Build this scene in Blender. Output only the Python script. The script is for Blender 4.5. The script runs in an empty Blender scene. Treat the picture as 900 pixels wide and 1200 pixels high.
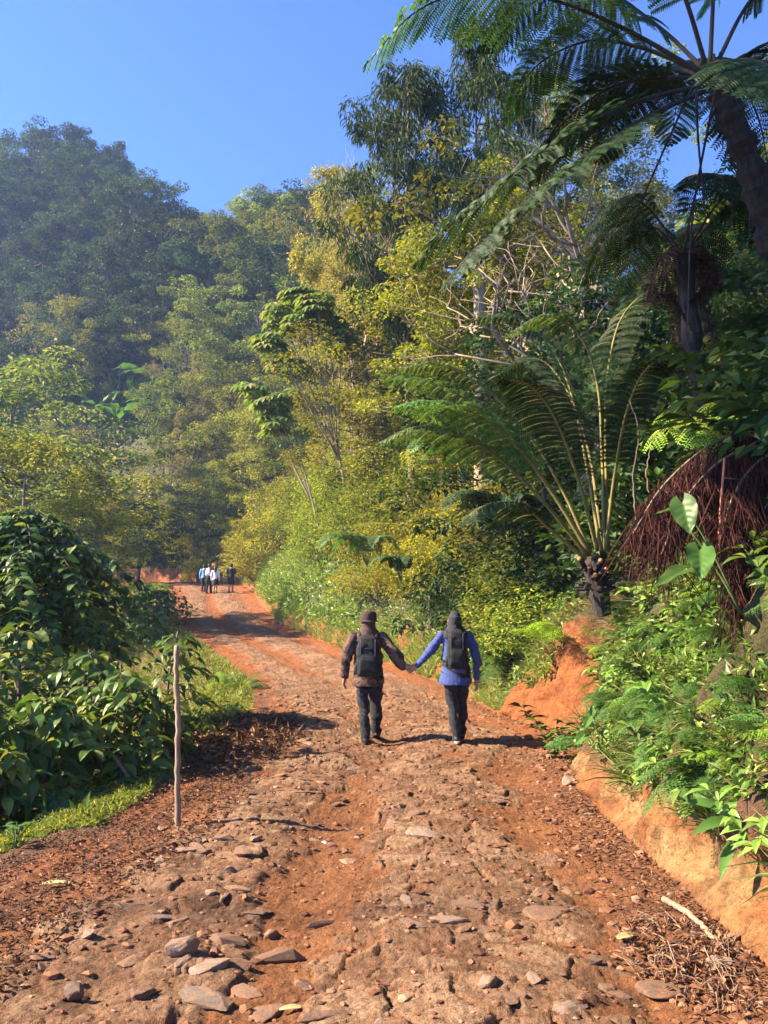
import bpy, bmesh, math, random
import numpy as np
from mathutils import Vector, Matrix

# ------------------------------------------------------------------ camera, sky, sun, exposure
SC = bpy.context.scene
COL = SC.collection
PITCH = math.radians(7.5)
CAMZ = 1.6
F = 900.0                                   # focal length in photo pixels (900 x 1200)
cam_d = bpy.data.cameras.new("camera")
cam = bpy.data.objects.new("camera", cam_d)
COL.objects.link(cam)
cam.location = (0, 0, CAMZ)
cam.rotation_euler = (math.pi / 2 + PITCH, 0, 0)
cam_d.sensor_fit = 'VERTICAL'
cam_d.sensor_height = 24
cam_d.lens = 24 * F / 1200
cam_d.clip_start = 0.05
cam_d.clip_end = 1500
SC.camera = cam

SUN_EL = math.radians(36)
SUN_AZ = math.radians(-93)                 # compass angle from +Y, clockwise: from the left, a little behind
SUN_DIR = Vector((math.sin(SUN_AZ) * math.cos(SUN_EL), math.cos(SUN_AZ) * math.cos(SUN_EL), math.sin(SUN_EL)))
world = bpy.data.worlds.new("World")
SC.world = world
world.use_nodes = True
wn = world.node_tree.nodes
sky = wn.new('ShaderNodeTexSky')
sky.sky_type = 'NISHITA'
sky.sun_disc = False
sky.sun_elevation = SUN_EL
sky.sun_rotation = SUN_AZ
sky.altitude = 2000
sky.air_density = 0.5
sky.dust_density = 0.0
sky.ozone_density = 10.0
bg = wn["Background"]
bg.inputs["Strength"].default_value = 0.15
world.node_tree.links.new(sky.outputs[0], bg.inputs["Color"])
sun_d = bpy.data.lights.new("sun", 'SUN')
sun_d.energy = 5.0
sun_d.angle = math.radians(0.9)
sun_d.color = (1.0, 0.84, 0.61)
sun = bpy.data.objects.new("sun", sun_d)
COL.objects.link(sun)
sun.location = (-30, -10, 40)
sun.rotation_euler = (-SUN_DIR).to_track_quat('-Z', 'Y').to_euler()
SC.view_settings.view_transform = 'Standard'
SC.view_settings.look = 'None'
SC.view_settings.exposure = 2.25
SC.view_settings.gamma = 1
SC.view_settings.use_curve_mapping = False
SC.render.engine = 'CYCLES'
cy = SC.cycles
cy.use_denoising = True
cy.max_bounces = 7
cy.diffuse_bounces = 4
cy.glossy_bounces = 2
cy.transmission_bounces = 4
cy.volume_bounces = 0
cy.sample_clamp_indirect = 6
cy.use_adaptive_sampling = True
cy.adaptive_threshold = 0.02
SC.render.use_persistent_data = False

RNG = np.random.default_rng(7)
random.seed(7)
PI = math.pi

# ------------------------------------------------------------------ picture <-> place
def tan_row(row):
    return math.tan(PITCH + math.atan((600 - row) / F))

def W(px, row, y):
    """the place seen at (px,row) of the photograph at distance y along the track"""
    z = CAMZ + tan_row(row) * y
    depth = y * math.cos(PITCH) + (z - CAMZ) * math.sin(PITCH)
    return Vector(((px - 450) / F * depth, y, z))

# ------------------------------------------------------------------ numeric helpers
def _hash(ix, iy, seed):
    h = (ix.astype(np.int64) * 374761393 + iy.astype(np.int64) * 668265263 + seed * 974634777) & 0xffffffff
    h = ((h ^ (h >> 13)) * 1274126177) & 0xffffffff
    h = h ^ (h >> 16)
    return (h & 0xffffff) / float(0xffffff)

def vnoise(x, y, seed=0):
    ix = np.floor(x); iy = np.floor(y)
    fx = x - ix; fy = y - iy
    ux = fx * fx * fx * (fx * (fx * 6 - 15) + 10); uy = fy * fy * fy * (fy * (fy * 6 - 15) + 10)
    a = _hash(ix, iy, seed); b = _hash(ix + 1, iy, seed); c = _hash(ix, iy + 1, seed); d = _hash(ix + 1, iy + 1, seed)
    return (a * (1 - ux) + b * ux) * (1 - uy) + (c * (1 - ux) + d * ux) * uy - 0.5

def fbm(x, y, seed=0, octaves=4):
    r = 0; amp = 1.0; fr = 1.0
    for o in range(octaves):
        r = r + amp * vnoise(x * fr + o * 13.7, y * fr + o * 7.3, seed + o)
        amp *= 0.5; fr *= 2.03
    return r

def voronoi(x, y, seed=0):
    ix = np.floor(x); iy = np.floor(y)
    f1 = np.full(x.shape, 9.0); f2 = np.full(x.shape, 9.0)
    cid = np.zeros(x.shape); dx1 = np.zeros(x.shape); dy1 = np.zeros(x.shape)
    for i in (-1, 0, 1):
        for j in (-1, 0, 1):
            cx = ix + i; cyy = iy + j
            px = cx + 0.1 + 0.8 * _hash(cx, cyy, seed); py = cyy + 0.1 + 0.8 * _hash(cx, cyy, seed + 5)
            dx = x - px; dy = y - py
            d = np.sqrt(dx * dx + dy * dy)
            m = d < f1
            f2 = np.where(m, f1, np.minimum(f2, d))
            cid = np.where(m, _hash(cx, cyy, seed + 9), cid)
            dx1 = np.where(m, dx, dx1); dy1 = np.where(m, dy, dy1)
            f1 = np.where(m, d, f1)
    return f1, f2, cid, dx1, dy1

def sstep(a, b, x):
    t = np.clip((x - a) / (b - a), 0, 1)
    return t * t * (3 - 2 * t)

def nrm(v):
    return v / np.maximum(np.linalg.norm(v, axis=-1, keepdims=True), 1e-9)

def mesh_np(name, verts, faces, mat=None, smooth=False, attrs=None):
    """faces: (n,3) or (n,4) int array, or a list of such arrays"""
    me = bpy.data.meshes.new(name)
    verts = np.asarray(verts, dtype=np.float32)
    fl = faces if isinstance(faces, list) else [faces]
    fl = [np.asarray(f, dtype=np.int32) for f in fl if len(f)]
    loops = np.concatenate([f.ravel() for f in fl])
    sizes = np.concatenate([np.full(len(f), f.shape[1], dtype=np.int32) for f in fl])
    starts = np.concatenate([[0], np.cumsum(sizes)[:-1]]).astype(np.int32)
    me.vertices.add(len(verts)); me.vertices.foreach_set("co", verts.ravel())
    me.loops.add(len(loops)); me.loops.foreach_set("vertex_index", loops)
    me.polygons.add(len(sizes)); me.polygons.foreach_set("loop_start", starts)
    if smooth:
        me.polygons.foreach_set("use_smooth", np.ones(len(sizes), dtype=bool))
    else:
        me.polygons.foreach_set("use_smooth", np.zeros(len(sizes), dtype=bool))
    me.update(calc_edges=True)
    for k, v in (attrs or {}).items():
        a = me.attributes.new(k, 'FLOAT', 'POINT')
        a.data.foreach_set("value", np.asarray(v, dtype=np.float32))
    if mat:
        me.materials.append(mat)
    return me

class Geo:
    """collects pieces of one mesh"""
    def __init__(s): s.v = []; s.t = []; s.q = []; s.n = 0
    def add(s, v, f):
        v = np.asarray(v, dtype=float); f = np.asarray(f, dtype=int)
        if len(f) == 0: return
        (s.t if f.shape[1] == 3 else s.q).append(f + s.n)
        s.v.append(v); s.n += len(v)
    def mesh(s, name, mat, smooth=False):
        fl = []
        if s.t: fl.append(np.concatenate(s.t))
        if s.q: fl.append(np.concatenate(s.q))
        return mesh_np(name, np.concatenate(s.v), fl, mat, smooth)

def tube(pts, rad, n=6, caps=True, aspect=None):
    pts = np.asarray(pts, dtype=float); m = len(pts)
    rad = np.broadcast_to(np.asarray(rad, dtype=float), (m,))
    tan = nrm(np.gradient(pts, axis=0))
    up = np.array([0, 0, 1.0]) if abs(tan[0][2]) < 0.9 else np.array([0, 1.0, 0])
    V = []
    s = nrm(np.cross(tan[0], up))
    for i in range(m):
        s = nrm(s - tan[i] * np.dot(s, tan[i]))
        t2 = np.cross(tan[i], s)
        a = np.arange(n) * 2 * PI / n
        ax, ay = (1, 1) if aspect is None else aspect
        V.append(pts[i] + rad[i] * (ax * np.cos(a)[:, None] * s + ay * np.sin(a)[:, None] * t2))
    V = np.concatenate(V)
    i = np.arange(m - 1)[:, None] * n; j = np.arange(n)[None, :]; k = (j + 1) % n
    q = np.stack([i + j, i + k, i + n + k, i + n + j], -1).reshape(-1, 4)
    if caps:
        V = np.concatenate([V, pts[:1] - tan[:1] * rad[0] * 0.3, pts[-1:] + tan[-1:] * rad[-1] * 0.3])
        c0 = m * n; c1 = c0 + 1; jj = np.arange(n); kk = (jj + 1) % n
        t = np.concatenate([np.stack([np.full(n, c0), kk, jj], -1), np.stack([np.full(n, c1), (m - 1) * n + jj, (m - 1) * n + kk], -1)])
        return V, q, t
    return V, q, np.zeros((0, 3), int)

def add_tube(g, pts, rad, n=6):
    v, q, t = tube(pts, rad, n)
    b = g.n
    g.v.append(v); g.n += len(v)
    g.q.append(q + b)
    if len(t): g.t.append(t + b)

def spline(cp, n):
    """Catmull-Rom through control points"""
    cp = np.asarray(cp, dtype=float)
    P = np.concatenate([[2 * cp[0] - cp[1]], cp, [2 * cp[-1] - cp[-2]]])
    u = np.linspace(0, len(cp) - 1 - 1e-6, n); i = u.astype(int); t = (u - i)[:, None]
    a, b, c, d = P[i], P[i + 1], P[i + 2], P[i + 3]
    return 0.5 * ((2 * b) + (c - a) * t + (2 * a - 5 * b + 4 * c - d) * t * t + (3 * b - a - 3 * c + d) * t ** 3)

def leaf_flat(P, D, N, L, Wd, fold=0.25):
    """n folded rhombic leaves: base P, along D, facing N"""
    P = np.asarray(P, float); n = len(P); D = nrm(np.broadcast_to(np.asarray(D, float), (n, 3))); S = nrm(np.cross(np.broadcast_to(np.asarray(N, float), (n, 3)), D)); N2 = np.cross(D, S)
    L = np.broadcast_to(L, (n,))[:, None]; Wd = np.broadcast_to(Wd, (n,))[:, None]
    b = P; tip = P + D * L - N2 * L * 0.12
    l = P + D * L * 0.42 + S * Wd * 0.5 + N2 * Wd * fold; r = P + D * L * 0.42 - S * Wd * 0.5 + N2 * Wd * fold
    V = np.stack([b, l, tip, r], 1).reshape(-1, 3)
    i = np.arange(n)[:, None] * 4
    f = np.concatenate([i + np.array([[0, 2, 1]]), i + np.array([[0, 3, 2]])])
    return V, f

def leaf_curved(P, D, N, L, Wd, droop=0.5, fold=0.18, prof=(0.04, 0.62, 1.0, 0.86, 0.42, 0.02), wave=0.0):
    """n leaves bent downward along their length, with a folded midrib"""
    P = np.asarray(P, float); n = len(P); D = nrm(np.broadcast_to(np.asarray(D, float), (n, 3))); S = nrm(np.cross(np.broadcast_to(np.asarray(N, float), (n, 3)), D)); m = len(prof)
    L = np.broadcast_to(L, (n,)); Wd = np.broadcast_to(Wd, (n,)); droop = np.broadcast_to(droop, (n,))
    pos = P.copy(); d = D.copy(); out = []
    for k in range(m):
        nn = nrm(np.cross(d, S))
        w = (Wd * prof[k] * 0.5)[:, None]
        jit = 0 if not wave else (RNG.normal(0, wave, (n, 1)) * w)
        out.append(np.stack([pos + S * w + nn * (w * fold * 2 + jit), pos, pos - S * w + nn * (w * fold * 2 - jit)], 1))
        pos = pos + d * (L / (m - 1))[:, None]
        d = nrm(d + np.array([0, 0, -1.0]) * (droop * 1.0 / (m - 1))[:, None])
    V = np.concatenate(out, 1).reshape(-1, 3)
    i = np.arange(n)[:, None, None] * (3 * m); k = np.arange(m - 1)[None, :, None] * 3
    base = np.array([[0, 1, 4, 3], [1, 2, 5, 4]])
    f = (i[..., None] + k[..., None] + base[None, None]).reshape(-1, 4)
    return V, f

# ------------------------------------------------------------------ materials
def mat_new(name):
    m = bpy.data.materials.new(name); m.use_nodes = True
    return m, m.node_tree, m.node_tree.nodes, m.node_tree.links

def N_(nt, typ, **kw):
    n = nt.nodes.new(typ)
    for k, v in kw.items():
        if k.startswith('i_'):
            n.inputs[k[2:].replace('_', ' ')].default_value = v
        else:
            setattr(n, k, v)
    return n

def ramp(nt, src, stops):
    r = nt.nodes.new('ShaderNodeValToRGB')
    e = r.color_ramp.elements
    while len(e) < len(stops): e.new(0.5)
    for el, (p, c) in zip(e, stops):
        el.position = p; el.color = (*c, 1) if len(c) == 3 else c
    nt.links.new(src, r.inputs[0])
    return r.outputs[0]

def mixc(nt, fac, a, b, mode='MIX'):
    n = nt.nodes.new('ShaderNodeMix'); n.data_type = 'RGBA'; n.blend_type = mode
    for s, v in ((n.inputs[0], fac), (n.inputs[6], a), (n.inputs[7], b)):
        if hasattr(v, 'is_linked'): nt.links.new(v, s)
        else: s.default_value = (*v, 1) if isinstance(v, tuple) and len(v) == 3 else v
    return n.outputs[2]

def noise(nt, vec, scale, detail=4, rough=0.6):
    n = nt.nodes.new('ShaderNodeTexNoise')
    n.inputs['Scale'].default_value = scale; n.inputs['Detail'].default_value = detail; n.inputs['Roughness'].default_value = rough
    if vec is not None: nt.links.new(vec, n.inputs['Vector'])
    return n.outputs['Fac']

def attr(nt, name):
    a = nt.nodes.new('ShaderNodeAttribute'); a.attribute_name = name
    return a.outputs['Fac']

def bump(nt, h, strength, dist, prev=None):
    b = nt.nodes.new('ShaderNodeBump')
    b.inputs['Strength'].default_value = strength; b.inputs['Distance'].default_value = dist
    nt.links.new(h, b.inputs['Height'])
    if prev is not None: nt.links.new(prev, b.inputs['Normal'])
    return b.outputs[0]

def leaf_mat(name, c0, c1, c2=None, trans=0.35, rough=0.58, spec=0.18, obj_var=0.38):
    """leaf colours vary from leaf to leaf and a little from plant to plant"""
    m, nt, nd, lk = mat_new(name)
    out = nd['Material Output']; p = nd['Principled BSDF']
    g = nd.new('ShaderNodeNewGeometry')
    stops = [(0.0, c0), (0.7, c1)] + ([(0.95, c2)] if c2 else [])
    col = ramp(nt, g.outputs['Random Per Island'], stops)
    oi = nd.new('ShaderNodeObjectInfo')
    mr = N_(nt, 'ShaderNodeMapRange'); mr.inputs['To Min'].default_value = 1 - obj_var; mr.inputs['To Max'].default_value = 1 + obj_var
    lk.new(oi.outputs['Random'], mr.inputs['Value'])
    hs = nd.new('ShaderNodeHueSaturation')
    lk.new(mr.outputs[0], hs.inputs['Value']); lk.new(col, hs.inputs['Color'])
    mh = N_(nt, 'ShaderNodeMapRange'); mh.inputs['To Min'].default_value = 0.49; mh.inputs['To Max'].default_value = 0.517
    lk.new(oi.outputs['Random'], mh.inputs['Value']); lk.new(mh.outputs[0], hs.inputs['Hue'])
    lk.new(hs.outputs[0], p.inputs['Base Color'])
    p.inputs['Roughness'].default_value = rough
    p.inputs['Specular IOR Level'].default_value = spec
    t = nd.new('ShaderNodeBsdfTranslucent')
    tc = mixc(nt, 1.0, hs.outputs[0], (1.25, 1.2, 0.55, 1), 'MULTIPLY')
    lk.new(tc, t.inputs['Color'])
    mx = nd.new('ShaderNodeMixShader'); mx.inputs[0].default_value = trans
    lk.new(p.outputs[0], mx.inputs[1]); lk.new(t.outputs[0], mx.inputs[2]); lk.new(mx.outputs[0], out.inputs['Surface'])
    return m

def bark_mat(name, c0, c1, scale=8, rough=0.85, stretch=0.2, bmp=0.6):
    m, nt, nd, lk = mat_new(name); p = nd['Principled BSDF']
    tc = nd.new('ShaderNodeTexCoord'); mp = nd.new('ShaderNodeMapping'); mp.inputs['Scale'].default_value = (1, 1, stretch)
    lk.new(tc.outputs['Object'], mp.inputs[0])
    f = noise(nt, mp.outputs[0], scale, 6, 0.7)
    lk.new(ramp(nt, f, [(0.3, c0), (0.68, c1)]), p.inputs['Base Color'])
    lk.new(bump(nt, f, bmp, 0.03), p.inputs['Normal'])
    p.inputs['Roughness'].default_value = rough
    return m

def cloth_mat(name, c0, c1=None, scale=120, rough=0.9, camo=None, sheen=0.0):
    m, nt, nd, lk = mat_new(name); p = nd['Principled BSDF']
    tc = nd.new('ShaderNodeTexCoord')
    f = noise(nt, tc.outputs['Object'], scale, 3)
    col = ramp(nt, f, [(0.35, c0), (0.65, c1 or tuple(min(1, x * 1.25) for x in c0))])
    if camo:
        g = noise(nt, tc.outputs['Object'], 11, 2, 0.5)
        col = mixc(nt, ramp(nt, g, [(0.5, (0, 0, 0)), (0.54, (1, 1, 1))]), col, camo)
        g2 = noise(nt, tc.outputs['Object'], 17, 2, 0.5)
        col = mixc(nt, ramp(nt, g2, [(0.58, (0, 0, 0)), (0.62, (1, 1, 1))]), col, (0.012, 0.009, 0.007))
    lk.new(col, p.inputs['Base Color'])
    w = noise(nt, tc.outputs['Object'], 14, 4, 0.6)
    lk.new(bump(nt, w, 0.5, 0.02), p.inputs['Normal'])
    p.inputs['Roughness'].default_value = rough
    return m

def plain_mat(name, c, rough=0.7, spec=0.4):
    m, nt, nd, lk = mat_new(name); p = nd['Principled BSDF']
    tc = nd.new('ShaderNodeTexCoord')
    f = noise(nt, tc.outputs['Object'], 20, 4)
    lk.new(ramp(nt, f, [(0.3, tuple(x * 0.8 for x in c)), (0.7, tuple(min(1, x * 1.15) for x in c))]), p.inputs['Base Color'])
    p.inputs['Roughness'].default_value = rough; p.inputs['Specular IOR Level'].default_value = spec
    return m

def earth_mat():
    """laterite dirt, stones set in it, dark humus, yellow and orange clay, painted sunlight on the far track: where each lies is a vertex attribute of the terrain"""
    m, nt, nd, lk = mat_new("laterite_earth"); p = nd['Principled BSDF']
    g = nd.new('ShaderNodeNewGeometry'); pos = g.outputs['Position']
    big = noise(nt, pos, 0.9, 4); mid = noise(nt, pos, 7, 5, 0.65); fine = noise(nt, pos, 60, 5, 0.7); grit = noise(nt, pos, 220, 2, 0.6)
    dirt = ramp(nt, big, [(0.3, (0.165, 0.06, 0.02)), (0.7, (0.25, 0.097, 0.033))])  # dark tone partly stands in for the near track's weaker light
    dirt = mixc(nt, ramp(nt, mid, [(0.45, (0, 0, 0)), (0.75, (0.7, 0.7, 0.7))]), dirt, (0.27, 0.118, 0.05))
    dirt = mixc(nt, ramp(nt, mid, [(0.3, (0.6, 0.6, 0.6)), (0.45, (0, 0, 0))]), dirt, (0.2, 0.085, 0.042))
    # stones
    cr = attr(nt, 'cell')
    stone = ramp(nt, cr, [(0.0, (0.115, 0.058, 0.031)), (0.5, (0.2, 0.108, 0.059)), (1.0, (0.3, 0.185, 0.11))])
    stone = mixc(nt, ramp(nt, mid, [(0.45, (0, 0, 0)), (0.7, (0.6, 0.6, 0.6))]), stone, (0.23, 0.1, 0.044))
    col = mixc(nt, attr(nt, 'stone'), dirt, stone)
    # humus and leaf mould
    hum = ramp(nt, fine, [(0.3, (0.055, 0.028, 0.016)), (0.55, (0.13, 0.062, 0.034)), (0.75, (0.2, 0.115, 0.06))])
    col = mixc(nt, attr(nt, 'humus'), col, hum)
    ver = ramp(nt, fine, [(0.3, (0.025, 0.03, 0.01)), (0.6, (0.06, 0.07, 0.02))])
    col = mixc(nt, attr(nt, 'verdure'), col, ver)
    # clay
    yel = ramp(nt, mid, [(0.3, (0.19, 0.085, 0.03)), (0.5, (0.3, 0.165, 0.065)), (0.72, (0.4, 0.26, 0.12))])
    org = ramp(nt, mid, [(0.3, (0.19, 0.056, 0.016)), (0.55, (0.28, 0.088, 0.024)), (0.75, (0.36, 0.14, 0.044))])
    col = mixc(nt, attr(nt, 'yellow_clay'), col, yel)
    col = mixc(nt, attr(nt, 'orange_clay_sunlit_dirt'), col, org)
    # grit and crumbling, pitted clay
    pit = ramp(nt, noise(nt, pos, 18, 5, 0.75), [(0.36, (0.55, 0.5, 0.45)), (0.52, (1, 1, 1)), (0.7, (1.15, 1.12, 1.05))])
    col = mixc(nt, 1.0, col, pit, 'MULTIPLY')
    col = mixc(nt, ramp(nt, fine, [(0.36, (0.7, 0.7, 0.7)), (0.46, (0, 0, 0))]), col, (0.11, 0.045, 0.024))
    col = mixc(nt, ramp(nt, grit, [(0.62, (0, 0, 0)), (0.72, (0.7, 0.7, 0.7))]), col, (0.5, 0.3, 0.17))
    lk.new(col, p.inputs['Base Color'])
    b = bump(nt, mid, 0.8, 0.06); b = bump(nt, noise(nt, pos, 24, 4, 0.65), 0.8, 0.03, b); b = bump(nt, fine, 1.0, 0.02, b); b = bump(nt, grit, 0.8, 0.005, b)
    lk.new(b, p.inputs['Normal'])
    p.inputs['Roughness'].default_value = 0.88; p.inputs['Specular IOR Level'].default_value = 0.25
    return m

def rock_mat(name, c0, c1, dust):
    m, nt, nd, lk = mat_new(name); p = nd['Principled BSDF']
    tc = nd.new('ShaderNodeTexCoord'); g = nd.new('ShaderNodeNewGeometry'); oi = nd.new('ShaderNodeObjectInfo')
    ad = nd.new('ShaderNodeVectorMath'); lk.new(tc.outputs['Object'], ad.inputs[0]); lk.new(oi.outputs['Location'], ad.inputs[1])
    f = noise(nt, ad.outputs[0], 9, 6, 0.7); h = noise(nt, ad.outputs[0], 45, 5, 0.7)
    col = ramp(nt, f, [(0.3, c0), (0.7, c1)])
    hs = nd.new('ShaderNodeHueSaturation'); mr = N_(nt, 'ShaderNodeMapRange'); mr.inputs['To Min'].default_value = 0.65; mr.inputs['To Max'].default_value = 1.3
    lk.new(oi.outputs['Random'], mr.inputs['Value']); lk.new(mr.outputs[0], hs.inputs['Value']); lk.new(col, hs.inputs['Color'])
    col = mixc(nt, ramp(nt, noise(nt, ad.outputs[0], 5, 5, 0.6), [(0.42, (0, 0, 0)), (0.62, (0.9, 0.9, 0.9))]), hs.outputs[0], dust)
    lk.new(col, p.inputs['Base Color'])
    b = bump(nt, f, 0.5, 0.03); lk.new(bump(nt, h, 0.6, 0.008, b), p.inputs['Normal'])
    p.inputs['Roughness'].default_value = 0.8
    return m

M = {}
M['earth'] = earth_mat()
M['rock_brown'] = rock_mat("brown_stone", (0.1, 0.058, 0.038), (0.23, 0.14, 0.09), (0.25, 0.11, 0.048))
M['rock_grey'] = rock_mat("grey_stone", (0.12, 0.09, 0.073), (0.3, 0.23, 0.175), (0.26, 0.125, 0.06))
M['forest_dark'] = leaf_mat("dark_forest_leaf", (0.0259, 0.0504, 0.0153), (0.0583, 0.096, 0.0245), (0.117, 0.15, 0.0408), 0.22)  # dark tone also stands in for shade on the far left hill
M['forest_mid'] = leaf_mat("mid_forest_leaf", (0.0846, 0.131, 0.0237), (0.188, 0.227, 0.0444), (0.319, 0.295, 0.0739), 0.3)
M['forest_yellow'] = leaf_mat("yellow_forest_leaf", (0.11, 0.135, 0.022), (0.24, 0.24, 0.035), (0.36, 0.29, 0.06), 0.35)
M['ochre'] = leaf_mat("ochre_feathery_leaf", (0.17, 0.14, 0.03), (0.3, 0.24, 0.055), (0.4, 0.33, 0.12), 0.35)
M['shrub'] = leaf_mat("shrub_leaf", (0.0931, 0.147, 0.0205), (0.224, 0.259, 0.0367), (0.391, 0.345, 0.066), 0.35)
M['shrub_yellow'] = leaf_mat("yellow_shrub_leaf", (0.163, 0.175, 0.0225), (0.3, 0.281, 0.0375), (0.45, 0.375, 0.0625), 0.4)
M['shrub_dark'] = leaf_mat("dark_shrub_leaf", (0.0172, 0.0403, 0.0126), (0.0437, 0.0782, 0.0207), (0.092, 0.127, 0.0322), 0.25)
M['coffee'] = leaf_mat("coffee_leaf", (0.032, 0.066, 0.014), (0.075, 0.135, 0.024), (0.19, 0.22, 0.045), 0.3, 0.45, 0.3, 0.12)
M['coffee_light'] = leaf_mat("young_coffee_leaf", (0.05, 0.1, 0.018), (0.11, 0.18, 0.03), (0.24, 0.26, 0.05), 0.32, 0.45, 0.3, 0.12)
M['fern'] = leaf_mat("fern_leaf", (0.0405, 0.101, 0.0243), (0.0878, 0.176, 0.0405), (0.149, 0.23, 0.054), 0.4, 0.5)
M['fern_dark'] = leaf_mat("dark_fern_leaf", (0.014, 0.038, 0.014), (0.03, 0.064, 0.02), None, 0.3)
M['fern_bright'] = leaf_mat("bright_fern_leaf", (0.16, 0.26, 0.025), (0.26, 0.38, 0.04), None, 0.45)
M['bank_leaf'] = leaf_mat("bank_herb_leaf", (0.0725, 0.131, 0.0232), (0.174, 0.261, 0.0435), (0.29, 0.348, 0.0725), 0.35, 0.42, 0.4)
M['big_leaf'] = leaf_mat("broad_green_leaf", (0.06, 0.13, 0.026), (0.09, 0.18, 0.036), None, 0.3, 0.42, 0.3)
M['grass'] = leaf_mat("grass_blade", (0.084, 0.14, 0.028), (0.196, 0.238, 0.056), (0.42, 0.336, 0.14), 0.35)
M['dry_grass'] = leaf_mat("dry_grass_blade", (0.16, 0.12, 0.05), (0.28, 0.21, 0.09), (0.12, 0.13, 0.04), 0.3)
M['dead'] = leaf_mat("dead_frond", (0.03, 0.015, 0.01), (0.07, 0.033, 0.02), (0.12, 0.06, 0.035), 0.1, 0.8, 0.15)
M['litter'] = leaf_mat("fallen_leaf", (0.07, 0.033, 0.02), (0.17, 0.075, 0.042), (0.3, 0.17, 0.095), 0.05, 0.8, 0.2)
M['bark_pale'] = bark_mat("pale_bark", (0.17, 0.115, 0.07), (0.36, 0.26, 0.165))
M['tuft'] = leaf_mat("bank_grass_blade", (0.05, 0.09, 0.018), (0.11, 0.15, 0.03), (0.24, 0.2, 0.08), 0.35)
M['bark'] = bark_mat("brown_bark", (0.07, 0.05, 0.035), (0.2, 0.15, 0.1))
M['bark_dark'] = bark_mat("dark_fern_trunk", (0.013, 0.009, 0.007), (0.05, 0.032, 0.023), 22, 0.9, 0.4, 1.0)
M['petiole'] = bark_mat("olive_petiole", (0.11, 0.09, 0.02), (0.24, 0.19, 0.05), 15)
M['rachis_dark'] = bark_mat("dark_rachis", (0.018, 0.012, 0.01), (0.05, 0.03, 0.022), 20)
M['rachis_green'] = bark_mat("green_rachis", (0.06, 0.09, 0.02), (0.12, 0.15, 0.04), 20)
M['stake'] = bark_mat("weathered_stake", (0.17, 0.11, 0.07), (0.36, 0.25, 0.16), 14, 0.85, 0.15)
M['yellow_stake'] = bark_mat("cut_yellow_wood", (0.4, 0.26, 0.08), (0.58, 0.42, 0.16), 14)
M['twig'] = bark_mat("dry_twig", (0.12, 0.07, 0.045), (0.3, 0.2, 0.13), 20)
M['red_stem'] = bark_mat("reddish_stem", (0.3, 0.09, 0.045), (0.48, 0.18, 0.1), 20)
M['cut_wood'] = plain_mat("cut_orange_wood", (0.38, 0.14, 0.05))

# ------------------------------------------------------------------ linking
def obj(name, me, parent=None, mat=None):
    o = bpy.data.objects.new(name, me); COL.objects.link(o)
    if parent is not None: o.parent = parent
    if mat is not None and len(o.material_slots):
        o.material_slots[0].link = 'OBJECT'; o.material_slots[0].material = mat
    return o

def tag(o, label, cat, group=None, kind=None):
    if label: o['label'] = label
    if cat: o['category'] = cat
    if group: o['group'] = group
    if kind: o['kind'] = kind
    return o

def thing(name, label, cat, loc=(0, 0, 0), rz=0, group=None, scale=1.0, tilt=(0, 0)):
    o = bpy.data.objects.new(name, None); COL.objects.link(o)
    o.empty_display_size = 0.2
    o.location = loc; o.rotation_euler = (tilt[0], tilt[1], rz)
    o.scale = (scale,) * 3 if np.isscalar(scale) else scale
    return tag(o, label, cat, group)

def structure(name, me):
    o = obj(name, me); o['kind'] = 'structure'
    return o

# ------------------------------------------------------------------ terrain
Y_ER = [-20, 3.5, 6.5, 8, 9, 10.3, 11.3, 12.5, 14, 16, 18, 20, 22, 26, 30, 38, 45, 55, 62, 68, 74, 80, 90, 100, 200]
X_ER = [1.7, 1.75, 1.75, 1.9, 2.4, 2.5, 2.15, 1.8, 1.65, 1.35, 1.0, 0.4, -0.4, -2.2, -3.9, -6.1, -7.6, -10.5, -14.5, -21, -32, -46, -70, -95, -330]
Y_EL = [-20, 2, 4.6, 6, 10, 14, 17, 20, 26, 30, 38, 45, 55, 62, 68, 74, 80, 90, 100, 200]
X_EL = [-2.3, -2.25, -2.1, -1.8, -1.75, -2.2, -2.75, -3.7, -6.1, -7.8, -10.3, -12.2, -15.5, -21, -31, -44, -60, -86, -111, -350]
Y_Z = [-20, 14, 17, 20, 23, 26, 30, 38, 45, 52, 60, 75, 200]
Z_R = [0, 0, 0.06, 0.2, 0.42, 0.7, 1.1, 2.0, 2.85, 3.5, 4.0, 4.3, 6]
_fy = np.arange(-20, 200, 0.1)

def _smooth_tab(yk, vk, w):
    v = np.interp(_fy, yk, vk); k = np.ones(int(w * 10)) / int(w * 10)
    p = len(k)
    return np.convolve(np.pad(v, p, mode='edge'), k, 'same')[p:-p]
T_ER = _smooth_tab(Y_ER, X_ER, 0.8); T_EL = _smooth_tab(Y_EL, X_EL, 2.5); T_Z = _smooth_tab(Y_Z, Z_R, 5)
def er(y): return np.interp(y, _fy, T_ER)
def el(y): return np.interp(y, _fy, T_EL)
def zr(y): return np.interp(y, _fy, T_Z)
YB = [-20, 3, 8, 9.2, 10.6, 11.6, 12.6, 16, 18, 22, 26, 45, 58, 64, 200]
W1 = [.14, .14, .16, .3, .5, .45, .25, .3, .35, .35, .3, .3, .5, .6, .6]
H1 = [.36, .4, .36, 1.0, 1.6, 1.35, .3, .3, 1.0, .95, .6, .5, 1.0, 1.6, 1.6]
W2 = [.75, .75, .8, .75, .9, 1, 1, 1, 1, 1, 1, 1, 1.2, 1.5, 1.5]
H2 = [1.8, 1.85, 1.7, 1.65, 1.85, 1.8, 1.5, 1.5, 1.75, 1.7, 1.6, 1.5, 1.7, 2.3, 2.3]
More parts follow.
